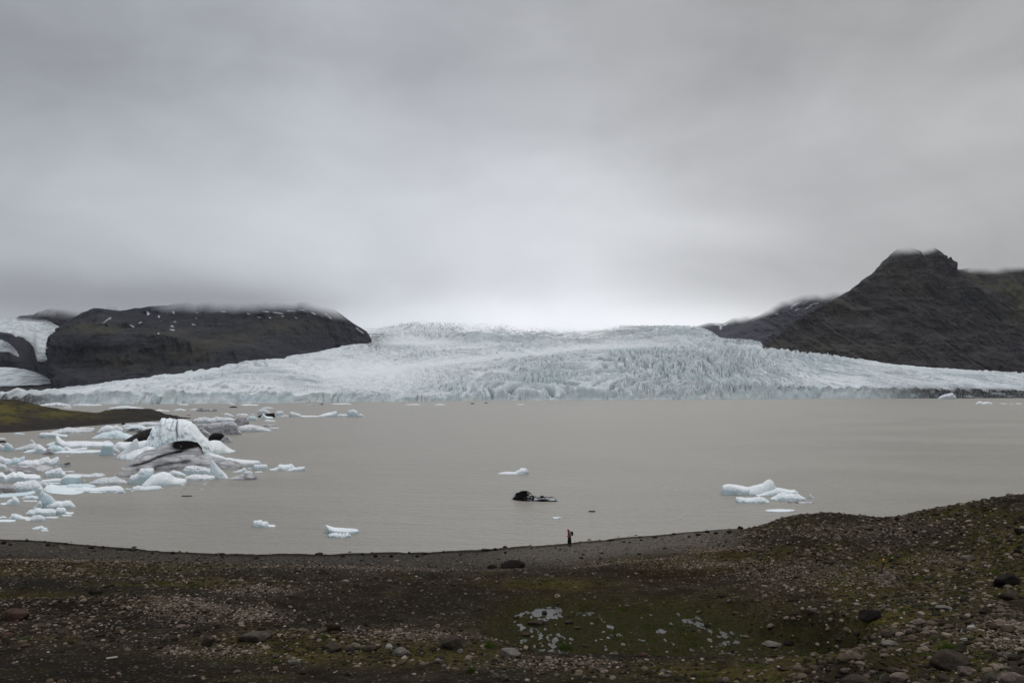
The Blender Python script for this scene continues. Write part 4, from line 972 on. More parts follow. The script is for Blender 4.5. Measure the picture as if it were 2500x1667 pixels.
def ridge_lobe(prof, vb, depth=None, power=2.6, rough=1.0, skew=0.0, seed=0, flute=0.0, res=1.0, lean=0.0):
    """one body of floating ice: prof is its skyline [(u, v)], vb the photo row of its near waterline (or (left, right))"""
    us = np.array([q[0] for q in prof], float); vs = np.array([q[1] for q in prof], float)
    vbl, vbr = (vb, vb) if np.isscalar(vb) else vb
    n = int(np.clip((us[-1] - us[0]) * 1.1 * res, 18, 220))
    nt_ = int(np.clip(n * 0.5, 14, 60))
    s = np.linspace(0, 1, n)
    u = us[0] + (us[-1] - us[0]) * s
    front = np.array([water_d(vbl + (vbr - vbl) * t) for t in s])
    dmid = front.mean()
    W = (us[-1] - us[0]) / F_PX * dmid
    vtop = np.interp(u, us, vs)
    Hpx = (vbl + (vbr - vbl) * s) - vtop
    if depth is None:
        # never let the footprint reach the row of the skyline
        lim = max(water_d(max((vbl + vbr) / 2 - 0.75 * Hpx.max(), 960.5)) - dmid, 0.5)
        depth = min(0.55 * W, lim)
    half = depth / 2 * np.sqrt(np.maximum(1 - np.abs(2 * s - 1) ** 3.2, 0)) * (1 + 0.22 * perlin(s * W * 0.35 + seed, 0.3, seed * 1.7))
    half = np.maximum(half, 0.01)
    yc = front + depth / 2
    zt = HCAM - (vtop - 958) / F_PX * (yc + skew * depth / 2)
    zt = np.maximum(zt, 0.12)
    zt = zt * np.minimum(1, np.minimum(s, 1 - s) * n / 2.0 + 0.15)
    t = np.linspace(-1, 1, nt_)
    tt = np.sign(t) * np.abs(t) ** 0.8
    prof_t = np.maximum(1 - np.abs((tt - skew) / (1 - skew * np.sign(tt - skew))) ** power, 0) ** (1 / power * 1.25)
    Z = zt[:, None] * prof_t[None, :]
    Yw = yc[:, None] + half[:, None] * tt[None, :] + lean * Z
    Xw = ((u - 1250) / F_PX)[:, None] * (Yw * CP + (Z - HCAM) * SP)
    sc_ = max(W * 0.16, 0.5)
    hh = np.maximum(Z, 0.15)
    nz = fbm(Xw / sc_ + seed, Yw / sc_, seed * 0.7, 4)
    nz = 0.45 * nz + 0.55 * (np.round(nz * 3.2 + 0.3 * perlin(Xw / sc_ * 2, Yw / sc_ * 2, seed)) / 3.2)
    nf = fbm(Xw / (sc_ * .3) + seed, Yw / (sc_ * .3), seed * 1.3, 3)
    ng = fbm(Xw / (sc_ * .8) + seed, Yw / (sc_ * .8), seed * 2.1, 3, ridged=True)
    Z = Z + rough * (0.28 * nz + 0.19 * nf + 0.15 * ng) * np.minimum(hh, 0.35 * sc_ + 0.4) * (prof_t[None, :] > 0)
    if flute:
        Yw = Yw - flute * sstep(Z, 0.2, 1.5) * (0.55 * fbm(Xw / 1.6 + 0.25 * Z + seed, Z / 4.0, 2.0, 4, ridged=True) + 1.1 * fbm(Xw / 4 + seed, Z / 3.0, 6.0, 3))
    Yw = Yw + rough * 0.22 * sc_ * 0.6 * fbm(Xw / (sc_ * .7), Z / (sc_ * .5) + seed, 5.0, 3) * (np.abs(tt)[None, :] > 0.2)
    Z = np.maximum(Z, 0.02)
    # waterline skirt going below the surface
    lo = lambda k: np.stack([Xw[:, k], Yw[:, k], np.full(n, -0.8)], -1)[:, None, :]
    V = np.concatenate([lo(0), np.stack([Xw, Yw, Z], -1), lo(-1)], 1)
    return V.reshape(-1, 3), grid_faces(n, nt_ + 2), np.stack([np.repeat(u[:, None], nt_ + 2, 1)], -1).reshape(-1), None
def berg(mat, lobes, label, group=None, name='iceberg', cat=None, attrs=None):
    bseed[0] += 1
    Vs, Fs, Us, off = [], [], [], 0
    for k, l in enumerate(lobes):
        kw = dict(l[2]) if len(l) > 2 else {}
        kw.setdefault('seed', bseed[0] * 3.17 + k)
        V, Fc, U_, _ = ridge_lobe(l[0], l[1], **kw)
        Vs.append(V); Fs.append(Fc + off); Us.append(U_); off += len(V)
    V = np.concatenate(Vs); u = np.concatenate(Us)
    c = np.array([(V[:, 0].min() + V[:, 0].max()) / 2, (V[:, 1].min() + V[:, 1].max()) / 2, 0.0])
    at = {'crack': np.zeros(len(V)), 'black': np.zeros(len(V))}
    if attrs: at.update(attrs(*pix(V[:, 0], V[:, 1], V[:, 2]), V))
    o = new_mesh(name, V - c, np.concatenate(Fs), [IM[mat]], smooth=False, attrs=at)
    o.location = c
    return tag(o, label, cat or name.replace('_', ' '), group)
def auto(u0, u1, vt, vb):
    """a low irregular skyline for small pieces"""
    rs = np.random.RandomState(int(u0 * 13 + vb * 7) % 99991)
    k = max(4, int((u1 - u0) / 7))
    return [(u0 + (u1 - u0) * i / k, vb - (vb - vt) * (0.35 if i in (0, k) else rs.uniform(0.6, 1.0))) for i in range(k + 1)]

# --- the tall double tower and its skirts
tower = [(355, 1090), (361, 1073), (368, 1057), (374, 1040), (377, 1044), (382, 1046), (388, 1040), (392, 1026), (396, 1021), (404, 1021), (410, 1024), (414, 1022), (421, 1024), (427, 1023), (431, 1027),
         (435, 1023), (451, 1025), (468, 1029), (480, 1041), (491, 1056), (506, 1070), (516, 1082), (526, 1094)]
def crack_attr(u, v, V):
    cr = np.exp(-((u - (432.5 + 1.2 * np.sin(v / 7.0) - (v - 1023) * 0.02)) / (1.6 + 1.8 * np.exp(-((v - 1048) / 9) ** 2))) ** 2) * sstep(v, 1022, 1030) * sstep(v, 1085, 1060)
    st = 0.55 * np.exp(-((u - 405 + (v - 1023) * .2) / 1.2) ** 2) * sstep(v, 1040, 1025) + 0.5 * np.exp(-((u - 422 + (v - 1030) * .35) / 1.5) ** 2) * sstep(v, 1075, 1040)
    fl = 0.35 * sstep(fbm((u - 0.25 * v) / 6.0, v / 30.0, 3.0, 4), 0.1, 0.5) * (u < 431) * sstep(v, 1040, 1060)
    return {'crack': np.clip(cr + st + fl, 0, 0.9)}
berg('c', [(tower, 1116, dict(depth=11, power=2.8, rough=0.8, skew=0.3, flute=0.95, res=2.2, lean=0.12)),
           ([(488, 1100), (500, 1084), (514, 1075), (529, 1074), (539, 1077), (552, 1088), (565, 1096), (575, 1101)], (1114, 1104), dict(depth=12, power=2.0, rough=0.7, res=1.5)),
           ([(290, 1112), (310, 1104), (330, 1096), (345, 1094), (360, 1088), (375, 1092), (400, 1100), (430, 1108)], 1124, dict(depth=10, power=2.0, rough=0.6)),
           ],
     'tallest iceberg, a white double tower split by a dark crack', attrs=crack_attr)
def black_cap(u, v, V):
    b = sstep(fbm(u / 14, v / 7, 8.0, 3), -0.75, -0.25) * np.exp(-((u - 456) / 36) ** 4 - ((v - (1083 - (u - 462) * .10)) / 12) ** 2) * 2.2
    b2 = np.exp(-((v - (1143 - (u - 300) * 0.30 + 2.5 * np.sin(u / 17))) / 4.2) ** 2) * sstep(u, 300, 330) * sstep(u, 470, 430) * 1.0
    b3 = np.exp(-((u - (488 + (v - 1084) * .33)) / 4) ** 2) * sstep(v, 1078, 1086) * sstep(v, 1114, 1106) * 0.8
    b4 = np.exp(-((v - (1149 - (u - 350) * 0.24 + 3 * np.sin(u / 23))) / 3.4) ** 2) * sstep(u, 365, 380) * sstep(u, 480, 450) * 0.9
    return {'black': np.clip(b + b2 + b3 + b4, 0, 1)}
berg('g', [([(296, 1145), (305, 1136), (319, 1126), (330, 1115), (353, 1101), (376, 1094), (399, 1086), (420, 1079), (445, 1075), (468, 1076), (483, 1080), (493, 1092), (497, 1107), (515, 1116), (535, 1130)], (1151, 1146), dict(depth=14, power=2.1, rough=0.35, skew=0.35, res=1.6)),
           ([(420, 1126), (445, 1112), (470, 1105), (497, 1107), (520, 1113), (545, 1118), (575, 1124), (590, 1132)], 1146, dict(depth=9, power=2.0, rough=0.4))],
     'big ash grey berg with a black cap in front of the white tower', attrs=black_cap)
berg('w', [([(505, 1118), (527, 1115), (545, 1118), (560, 1116), (575, 1119), (603, 1122), (629, 1123), (634, 1125), (638, 1130)], (1144, 1137), dict(depth=4, power=3.0, rough=0.3)),
],
     'long flat white ice tongue with a blue underside right of the ash grey berg')
berg('k', [([(300, 1077), (319, 1066), (344, 1052), (358, 1048), (372, 1044), (385, 1042), (395, 1050), (400, 1060)], 1078, dict(depth=12, rough=0.35, power=2.2))], 'jet black berg rising behind the left side of the white tower')
berg('w', [([(283, 1115), (290, 1108), (305, 1096), (319, 1081), (327, 1072), (333, 1069), (337, 1074), (338, 1084), (340, 1098)], 1121, dict(power=1.8, rough=0.5))], 'pointed white fin leaning left of the tall tower')
berg('c', [([(512, 1146), (514, 1127), (517, 1122), (521, 1124), (527, 1130), (535, 1140), (545, 1149), (552, 1156), (558, 1164)], 1168, dict(power=1.7, rough=0.35)),
           ([(518, 1158), (528, 1150), (540, 1148), (550, 1156)], 1168, dict(power=2.5))], 'shark fin shaped white ice in front of the blue bottomed tongue')
BG = [
 ('c', [(273, 1089), (290, 1078), (310, 1079), (323, 1078), (340, 1077), (361, 1073), (375, 1085)], 1099, dict(depth=8, power=2.4, rough=0.6), 'white smooth shelf of ice behind the pointed white fin'),
 ('w', [(500, 1108), (512, 1103), (520, 1106), (535, 1110), (555, 1118)], 1126, dict(depth=5, power=2.0), 'low white hummock behind the start of the ice tongue'),
 # material, skyline, waterline row(s), options, label
 ('s', [(476, 1037), (490, 1035), (510, 1034), (540, 1031), (562, 1029), (572, 1030), (578, 1035), (583, 1047), (592, 1060)], (1058, 1062), dict(power=4, rough=.4), 'layered grey berg with a flat sloping top right behind the tower'),
 ('k', [(508, 1067), (516, 1060), (525, 1056), (542, 1057), (550, 1066)], 1075, {}, 'black ice lump at the right foot of the white tower'),
 ('s', [(538, 1074), (545, 1067), (556, 1063), (560, 1068), (569, 1076)], 1080, {}, 'small grey angular berg right of the black ice lump'),
 ('s', [(483, 1046), (492, 1043), (500, 1049), (515, 1060)], 1066, {}, 'grey rounded ice knob between tower and layered berg'),
 ('s', [(568, 1034), (576, 1020), (585, 1016), (600, 1016), (606, 1022), (609, 1034)], 1037, {}, 'round grey ice hump behind the layered berg'),
 ('k', [(553, 1026), (563, 1024), (572, 1020), (575, 1026)], 1029, {}, 'black ice shard left of the round grey hump'),
 ('r', [(470, 1026), (485, 1020), (500, 1018), (515, 1022), (530, 1021)], 1033, {}, 'heap of white ice rubble just right above the tower top'),
 ('r', [(515, 1022), (528, 1017), (545, 1020), (560, 1019), (576, 1023)], 1030, {}, 'heap of white ice rubble behind the layered grey berg'),
 ('k', [(469, 1028), (476, 1024), (484, 1028)], 1031, {}, 'small black ice bit beside the tower top'),
 ('r', [(580, 1044), (600, 1037), (620, 1037), (640, 1042), (663, 1050)], (1056, 1053), {}, 'dirty speckled white floe right of the layered berg'),
 ('s', [(638, 1040), (648, 1035), (660, 1037), (672, 1035), (675, 1039)], 1041, {}, 'thin grey floe above the dirty speckled floe'),
 ('c', auto(655, 682, 1042, 1045), 1045, {}, 'thin white floe just below the thin grey one'),
 ('w', auto(645, 675, 1024, 1029), 1029, {}, 'small white floe below the black and white berg'),
 ('k', [(629, 1015), (645, 1011), (655, 1009), (670, 1008), (672, 1015)], 1019, {}, 'black tabular ice behind a white pyramid'),
 ('c', [(635, 1021), (640, 1014), (643, 1008), (650, 1016), (668, 1018)], 1023, {}, 'small white ice pyramid in front of the black tabular ice'),
 ('r', [(628, 1008), (632, 1000), (640, 998), (650, 1000), (662, 1008)], 1012, {}, 'pale ribbed mound behind the black tabular ice'),
 ('c', [(672, 1010), (676, 1004), (690, 1003), (694, 1012)], 1014, {}, 'small blocky white berg right of the black tabular ice'),
 ('b', [(603, 1020), (610, 1015), (622, 1016), (629, 1021)], 1027, {}, 'pale blue block left of the white pyramid'),
 ('w', [(544, 1012), (552, 1008), (565, 1012), (570, 1014)], 1016, {}, 'jagged white strip behind the rubble, left one'),
 ('w', auto(576, 608, 1009, 1014), 1014, {}, 'jagged white strip behind the round grey hump'),
 ('w', auto(611, 623, 1010, 1014), 1014, {}, 'tiny white piece left of the pale ribbed mound'),
 ('w', auto(639, 667, 993, 997), 997, {}, 'thin white strip above the pale ribbed mound'),
 ('w', [(705, 1012), (709, 1005), (720, 1007), (733, 1011), (737, 1014)], 1018, {}, 'wedge shaped white berg at the left end of the far row'),
 ('w', auto(727, 779, 1014, 1018), 1018, {}, 'long low white bar in the far row'),
 ('c', [(774, 1016), (795, 1009), (810, 1006), (822, 1003), (824, 1011)], 1018, {}, 'white ramp shaped berg in the far row'),
 ('w', auto(822, 850, 1010, 1017), 1017, {}, 'low white lump between ramp and knob in the far row'),
 ('c', [(848, 1009), (850, 1002), (860, 999), (872, 1003), (875, 1012)], 1018, {}, 'white knobbly block, tallest of the far row'),
 ('c', [(873, 1014), (880, 1009), (889, 1016)], 1018, {}, 'small white triangle at the right end of the far row'),
 ('w', auto(684, 705, 1013, 1017), 1017, {}, 'scraps of white ice left of the far row'),
 ('w', [(375, 1003), (388, 999), (400, 1001), (415, 1002)], 1004, {}, 'low white berg just right behind the spit'),
 ('w', [(423, 1002), (438, 997), (455, 1001)], 1003, {}, 'low white berg left of the dark streaked one'),
 ('d', [(478, 1001), (490, 996), (505, 996), (515, 1000), (525, 997), (530, 999)], 1004, {}, 'dark streaked berg with upturned tail on the far water'),
 ('w', auto(462, 484, 997, 1002), 1001, {}, 'flat white floe touching the left end of the dark streaked berg'),
 ('k', auto(559, 580, 991, 995), 995, {}, 'small black berg far out before the ice front'),
 ('w', auto(586, 632, 986, 990), 990, {}, 'long flat floe near the ice front right of the small black berg'),
 ('w', auto(433, 462, 985, 989), 989, {}, 'flat white floe close under the ice front, left centre'),
 ('w', auto(557, 575, 984, 988), 988, {}, 'flat white floe close under the ice front above the small black berg'),
 ('s', auto(742, 774, 987, 990), 990, {}, 'thin grey floe before the ice front'),
 ('d', [(775, 987), (783, 985), (789, 984)], 988, {}, 'thin dark floe tip before the ice front'),
 ('w', auto(809, 858, 984, 987), 987, {}, 'broken white strip before the ice front'),
 ('w', auto(989, 1027, 986, 988.5), 988.5, {}, 'white streak of ice on the far water, left of centre'),
 ('w', auto(1060, 1088, 986, 989), 989, {}, 'white streak of ice on the far water, at centre'),
 ('k', auto(1148, 1159, 983.5, 986), 986, {}, 'tiny black ice piece on the far water, left of two'),
 ('k', auto(1182, 1191, 981.5, 984), 984, {}, 'tiny black ice piece on the far water, right of two'),
 ('w', auto(1260, 1281, 986, 988), 988, {}, 'faint white floe on the far water right of the two black pieces'),
 ('r', [(96, 989), (120, 985), (142, 983), (165, 987), (176, 990)], 991.5, {}, 'white brash heap at the foot of the ice front behind the spit'),
 ('r', auto(176, 250, 986, 990), 990.5, {}, 'low brash line along the foot of the ice front'),
 ('r', [(264, 996), (290, 992), (310, 991), (335, 994), (352, 996)], 998, {}, 'broad white brash floe right behind the spit'),
 ('w', auto(153, 176, 993, 996), 996, {}, 'thin white floe over the left half of the spit'),
 ('w', [(2381, 985), (2393, 979), (2400, 983), (2410, 981), (2424, 984)], 986, {}, 'small two humped white berg far out at the right'),
 ('w', auto(2442, 2460, 984, 986), 986, {}, 'tiny white ice scrap, first of three right of the two humped berg'),
 ('w', auto(2465, 2475, 984, 986), 986, {}, 'tiny white ice scrap, middle one of three right of the two humped berg'),
 ('w', auto(2479, 2496, 983.5, 986), 986, {}, 'tiny white ice scrap at the far right end'),
 ('r', [(2289, 972), (2300, 965), (2312, 962), (2325, 959), (2336, 970)], 974.5, {}, 'grey white fallen ice block at the right foot of the front'),
 # middle left
 ('r', [(124, 1054), (150, 1048), (165, 1044), (190, 1046), (210, 1043), (232, 1046)], (1060, 1056), dict(rough=1.4), 'long bank of jagged white brash along the shore of the spit'),
 ('w', [(235, 1056), (247, 1044), (262, 1038), (275, 1040), (285, 1037), (302, 1047)], 1060, {}, 'white ridge berg right behind the pale blue dome'),
 ('b', [(223, 1069), (235, 1063), (250, 1057), (270, 1052), (285, 1050), (305, 1058), (328, 1063)], 1071, dict(power=2), 'pale blue dome shaped berg left of the tower'),
 ('r', [(290, 1040), (310, 1035), (330, 1036), (350, 1033)], 1043, {}, 'brash floe directly below the spit, left of two'),
 ('r', [(335, 1034), (355, 1030), (375, 1031), (392, 1032)], 1040, {}, 'brash floe directly below the spit tip, right of two'),
 ('b', [(300, 1044), (320, 1040), (345, 1038), (360, 1043)], 1047, {}, 'thin pale blue floe among brash below the spit'),
 ('d', [(308, 1052), (320, 1044), (335, 1043), (348, 1050)], 1055, {}, 'dark stained floe above the jet black berg'),
 ('w', [(345, 1046), (365, 1041), (385, 1039)], 1050, {}, 'white floe squeezed between brash and tower'),
 ('k', [(296, 1034), (302, 1031), (309, 1036)], 1038, {}, 'small black ice wedge on the brash below the spit'),
 ('w', auto(33, 62, 1055, 1060), 1060, {}, 'small white floe alone below the mossy spit'),
 ('w', [(93, 1062), (98, 1057), (115, 1056), (135, 1057), (150, 1060), (166, 1062)], 1070, dict(power=4), 'undercut white floe below the jagged bank'),
 ('w', auto(-12, 15, 1066, 1072), 1072, {}, 'white floe at the left edge above the black slab'),
 ('k', auto(-14, 17, 1074, 1079), 1080, {}, 'black slab of ice at the left edge'),
 ('b', [(4, 1094), (10, 1088), (15, 1079), (20, 1081), (31, 1088), (34, 1096)], 1101, {}, 'blue bellied berg with a horn near the left edge'),
 ('w', [(-16, 1080), (-4, 1081), (5, 1086), (12, 1090)], 1099, {}, 'white berg cut by the left edge beside the blue bellied one'),
 ('c', [(72, 1076), (75, 1073), (78, 1072), (83, 1077), (89, 1084)], 1089, {}, 'slanting white block standing up behind a low floe'),
 ('r', [(34, 1095), (50, 1091), (68, 1086), (74, 1083), (88, 1083), (96, 1088)], 1100, {}, 'low rubble floe under the slanting white block'),
 ('c', [(56, 1103), (70, 1098), (82, 1096), (90, 1085), (92, 1083), (100, 1086), (110, 1094), (117, 1100)], 1106, {}, 'white peaked berg right of the low rubble floe'),
 ('w', [(112, 1085), (127, 1079), (134, 1077), (136, 1064), (139, 1062), (144, 1066), (150, 1073), (160, 1078), (200, 1077), (220, 1077), (245, 1078), (270, 1080), (279, 1085)], 1093, dict(power=3, rough=.5), 'long bar of white ice with a tooth near its left end'),
 ('c', [(248, 1079), (258, 1075), (268, 1076), (279, 1083)], 1086, {}, 'small white cap behind the right end of the toothed bar'),
 ('b', [(110, 1100), (117, 1092), (123, 1088), (140, 1086), (150, 1090), (160, 1098)], 1105, {}, 'pale blue lump in front of the toothed bar'),
 ('s', [(103, 1107), (112, 1098), (118, 1092), (128, 1099), (134, 1106)], 1110, {}, 'striped grey pyramid at the left of the pale blue lump'),
 ('w', [(150, 1094), (162, 1089), (175, 1095), (205, 1092), (212, 1091), (215, 1097)], 1100, {}, 'thin white bar right of the pale blue lump'),
 ('w', [(131, 1103), (150, 1100), (170, 1099), (190, 1100), (220, 1098), (248, 1098)], 1108, dict(power=4, rough=.5), 'long low white bar leading to the blue cube'),
 ('b', [(241, 1107), (246, 1103), (248, 1086), (254, 1084), (273, 1085), (275, 1098), (277, 1105), (284, 1108)], 1111, dict(power=6, rough=.3), 'blue cube of ice with a white lid'),
 ('w', [(274, 1098), (278, 1092), (285, 1095), (294, 1101)], 1104, {}, 'small white piece with dark belly right of the blue cube'),
 ('w', auto(160, 170, 1111, 1113.5), 1114, {}, 'crumb of white ice in open water below the long low bar'),
 # row three
 ('w', [(-18, 1106), (0, 1112), (10, 1117), (28, 1121), (40, 1128)], 1132, {}, 'white sloping berg at the left edge behind the blue wedge'),
 ('b', [(10, 1130), (22, 1124), (35, 1116), (47, 1118), (55, 1114), (60, 1112), (62, 1116), (62, 1124)], 1134, {}, 'blue wedge berg with an upturned right tip'),
 ('w', [(42, 1130), (60, 1124), (80, 1123), (95, 1121), (103, 1117), (113, 1115), (118, 1115), (124, 1121), (130, 1118), (138, 1115), (143, 1115), (146, 1124)], 1137, {}, 'white twin humped berg right of the blue wedge'),
 ('s', [(12, 1142), (25, 1136), (45, 1135), (60, 1136), (80, 1132), (100, 1133), (118, 1135), (138, 1143)], (1158, 1152), dict(power=2.2, rough=.5), 'broad striped grey floe with slanting layers'),
 ('w', [(-16, 1132), (0, 1129), (12, 1133), (18, 1139)], 1146, {}, 'white lump at the left edge beside the striped floe'),
 ('d', [(136, 1137), (150, 1133), (160, 1129), (168, 1126), (172, 1128), (173, 1134)], 1139, {}, 'small dark tipped floe alone right of the striped floe'),
 ('c', [(108, 1152), (125, 1146), (138, 1142), (149, 1141), (153, 1148), (162, 1154)], 1164, {}, 'white wedge berg right below the striped floe'),
 ('w', auto(155, 183, 1147, 1152), 1152, {}, 'thin white sliver right of the white wedge'),
 ('r', [(155, 1157), (180, 1155), (200, 1156), (220, 1157), (233, 1153), (240, 1155), (250, 1154), (258, 1158)], 1164, {}, 'long dirty strand of ice with small white teeth at its right end'),
 ('c', [(-20, 1153), (5, 1152), (15, 1160), (32, 1151), (40, 1154), (45, 1151), (55, 1152), (62, 1157), (85, 1157), (98, 1160), (102, 1167)], 1175, dict(power=4, rough=.5), 'large white floe with humps and a blue vertical edge'),
 ('c', [(99, 1170), (120, 1168), (140, 1166), (153, 1167)], 1177, {}, 'narrow white bar leading to the smooth block'),
 ('c', [(148, 1168), (158, 1160), (166, 1158), (190, 1159), (200, 1160), (207, 1161), (208, 1165), (201, 1170), (199, 1178)], 1183, dict(power=6, rough=.25), 'smooth white block with a blue face and a beak at its right'),
 ('r', [(71, 1168), (75, 1167), (85, 1171), (100, 1173), (112, 1175), (119, 1182)], 1189, {}, 'shard topped rubble between humped floe and tilted slab'),
 ('w', [(25, 1192), (32, 1182), (42, 1175), (60, 1174), (75, 1172), (85, 1170), (95, 1178), (103, 1187), (108, 1194)], 1201, dict(power=2.6), 'large rounded dull white berg below the humped floe'),
 ('s', [(-18, 1180), (0, 1178), (20, 1180), (36, 1186), (44, 1194)], 1202, {}, 'layered dirty ice at the left edge beside the rounded berg'),
 ('c', auto(112, 148, 1175, 1180), 1181, {}, 'thin white plate on the far side of the tilted slab'),
 ('c', [(107, 1190), (112, 1181), (125, 1178), (145, 1184), (155, 1190), (172, 1192), (190, 1198), (208, 1205)], (1205, 1207), dict(power=1.7, rough=.25, skew=.55, depth=13), 'big smooth tilted white slab sloping to a point at its right'),
 ('b', [(158, 1187), (168, 1180), (190, 1180), (215, 1179), (234, 1183)], 1191, {}, 'pale blue floe behind the tip of the tilted slab'),
 ('c', [(180, 1192), (205, 1187), (230, 1189), (265, 1186), (290, 1185), (303, 1190)], 1200, {}, 'long smooth white floe right of the tilted slab'),
 ('w', auto(216, 247, 1196, 1203), 1203, {}, 'small white floe below the long smooth one, left of two'),
 ('w', [(278, 1201), (288, 1195), (300, 1192), (307, 1200)], 1204, {}, 'small white floe below the long smooth one, right of two'),
 ('r', [(217, 1177), (240, 1168), (262, 1165), (283, 1163), (300, 1169), (313, 1175)], 1182, dict(rough=1.3), 'mound of white ice rubble between block and stacked berg'),
 ('s', [(275, 1158), (290, 1153), (310, 1151), (328, 1153)], 1163, {}, 'flat grey floe with a white rim left of the stacked berg'),
 ('c', [(314, 1170), (320, 1160), (335, 1155), (342, 1145), (345, 1142), (360, 1142), (378, 1142), (384, 1140), (385, 1145), (378, 1152), (377, 1164)], 1181, dict(power=3), 'stacked white berg with a horned top left of the wide wedge'),
 ('c', [(345, 1182), (372, 1158), (385, 1153), (400, 1150), (415, 1153), (425, 1162), (440, 1166), (457, 1168)], (1190, 1182), dict(power=2.0, rough=.5), 'wide white wedge berg with a blue lower right edge'),
 ('w', [(322, 1188), (340, 1183), (350, 1186), (375, 1184), (392, 1184), (397, 1190)], (1199, 1194), {}, 'strip of white fragments in front of the wide wedge'),
 ('w', auto(303, 327, 1188, 1195), 1196, {}, 'small white fragment left of the fragment strip'),
 ('c', [(412, 1152), (424, 1146), (440, 1151), (456, 1157)], 1161, {}, 'small white mound between wide wedge and lacy chunk'),
 ('w', [(445, 1147), (455, 1137), (470, 1136), (485, 1138), (500, 1140), (517, 1145)], 1158, dict(rough=1.6), 'lacy pitted white chunk left of the shark fin'),
 ('w', [(450, 1162), (475, 1157), (500, 1158), (526, 1160)], 1172, {}, 'low white floe in front of the lacy chunk'),
 ('s', [(556, 1166), (570, 1162), (590, 1158), (600, 1154), (612, 1158), (627, 1160)], 1171, {}, 'striped grey white floe right of the shark fin'),
 ('c', [(568, 1151), (590, 1144), (597, 1139), (603, 1147)], 1153, {}, 'small white peak behind the striped grey white floe'),
 ('w', auto(594, 617, 1148, 1156), 1156, {}, 'rounded white scrap on top of the striped grey white floe'),
 ('c', auto(603, 615, 1139, 1148), 1148, {}, 'little white knob right of the small white peak'),
 ('w', [(617, 1139), (620, 1133), (640, 1132), (652, 1133), (655, 1143)], 1147, {}, 'blocky white pieces under the end of the ice tongue'),
 ('w', auto(621, 642, 1147, 1153), 1154, {}, 'flat white scrap below the blocky pieces'),
 ('c', [(657, 1145), (675, 1140), (681, 1132), (695, 1134), (712, 1131), (718, 1137), (724, 1143)], 1148, {}, 'white ramp of ice near the right end of the pack'),
 ('c', [(701, 1145), (720, 1140), (744, 1137), (746, 1144)], 1150, {}, 'tilted white slab at the right end of the pack'),
 # bottom left
 ('b', [(-18, 1203), (5, 1206), (20, 1207), (40, 1202), (65, 1200), (84, 1196), (88, 1201)], (1216, 1208), dict(power=3), 'long pale blue bar at the left edge below the rounded berg'),
 ('c', [(0, 1229), (15, 1224), (18, 1220), (28, 1215), (32, 1209), (38, 1211), (46, 1217), (49, 1224)], 1232, {}, 'white pyramid with a low left tail near the left edge'),
 ('c', [(53, 1214), (62, 1208), (80, 1207), (97, 1210)], 1218, {}, 'flat white floe left of the sculpted peak'),
 ('r', auto(55, 92, 1218, 1224), 1225, {}, 'rubbly scraps under the flat white floe'),
 ('b', [(93, 1206), (97, 1197), (105, 1195), (112, 1202), (120, 1204), (130, 1213), (138, 1222)], 1239, dict(power=2), 'sculpted pale blue peak below the tilted slab'),
 ('c', [(101, 1238), (105, 1226), (120, 1222), (142, 1220), (152, 1222), (160, 1219), (172, 1219), (179, 1226), (185, 1232)], 1240, dict(rough=.6), 'broad white berg with a dome at its right end'),
 ('w', [(78, 1239), (88, 1230), (96, 1219), (101, 1221), (104, 1227)], 1242, {}, 'leaning dull slab left of the domed berg'),
 ('c', [(62, 1250), (72, 1243), (80, 1242), (92, 1238), (105, 1240), (120, 1240), (130, 1240), (138, 1244)], 1258, dict(power=3.5), 'white blocky berg below the leaning slab'),
 ('c', [(131, 1245), (140, 1237), (155, 1236), (160, 1239), (162, 1245), (170, 1247), (181, 1250)], 1255, {}, 'white arched berg right of the blocky berg'),
 ('c', auto(150, 176, 1252, 1259), 1260, {}, 'small oval white floe below the arched berg'),
 ('c', [(21, 1265), (27, 1257), (25, 1251), (35, 1251), (50, 1254), (62, 1260), (74, 1263)], 1267, {}, 'white berg with an overhanging left horn'),
 ('c', [(61, 1271), (66, 1264), (80, 1257), (94, 1254), (105, 1256), (112, 1260)], 1272, {}, 'white wavy berg right of the horned one'),
 ('c', auto(110, 143, 1257, 1264), 1265, {}, 'thin white plate right of the wavy berg'),
 ('c', [(-12, 1262), (0, 1258), (10, 1255), (17, 1262)], 1265, {}, 'small white cube at the left edge beside the horned berg'),
 ('c', [(-18, 1271), (5, 1267), (25, 1265), (39, 1268)], 1274, {}, 'flat white floe at the left edge under the horned berg'),
 ('c', [(78, 1289), (86, 1282), (95, 1281), (102, 1279), (108, 1283), (117, 1286)], 1293, {}, 'lone white growler near the left beach, larger of two'),
 ('c', auto(98, 119, 1291, 1297), 1297, {}, 'lone white growler near the left beach, smaller of two'),
 # open water
 ('c', [(616, 1270), (625, 1267), (635, 1266), (642, 1269), (654, 1270), (656, 1276), (673, 1280)], 1287, {}, 'small white berg with a low right tail close to the beach'),
 ('w', [(1216, 1156), (1222, 1152), (1240, 1150), (1255, 1151), (1265, 1147), (1270, 1142), (1285, 1142), (1292, 1151)], 1158, {}, 'white berg with a block at its right, alone in mid lake'),
 ('d', [(1249, 1214), (1260, 1204), (1270, 1201), (1280, 1200), (1294, 1201), (1300, 1208), (1310, 1212), (1325, 1209), (1335, 1211), (1352, 1213), (1368, 1219)], (1222, 1226), dict(rough=1.8, res=1.6), 'black and white streaked berg alone in mid lake'),
 ('c', [(1348, 1263), (1360, 1261), (1365, 1256), (1371, 1263)], 1265.5, {}, 'tiny pointed white ice piece above the walker'),
 ('k', auto(1436, 1454, 1246, 1249), 1249.5, {}, 'tiny dark ice piece right of the streaked berg'),
 ('c', auto(1658, 1664, 1262, 1265), 1265.5, {}, 'tiny white dot of ice near the right beach'),
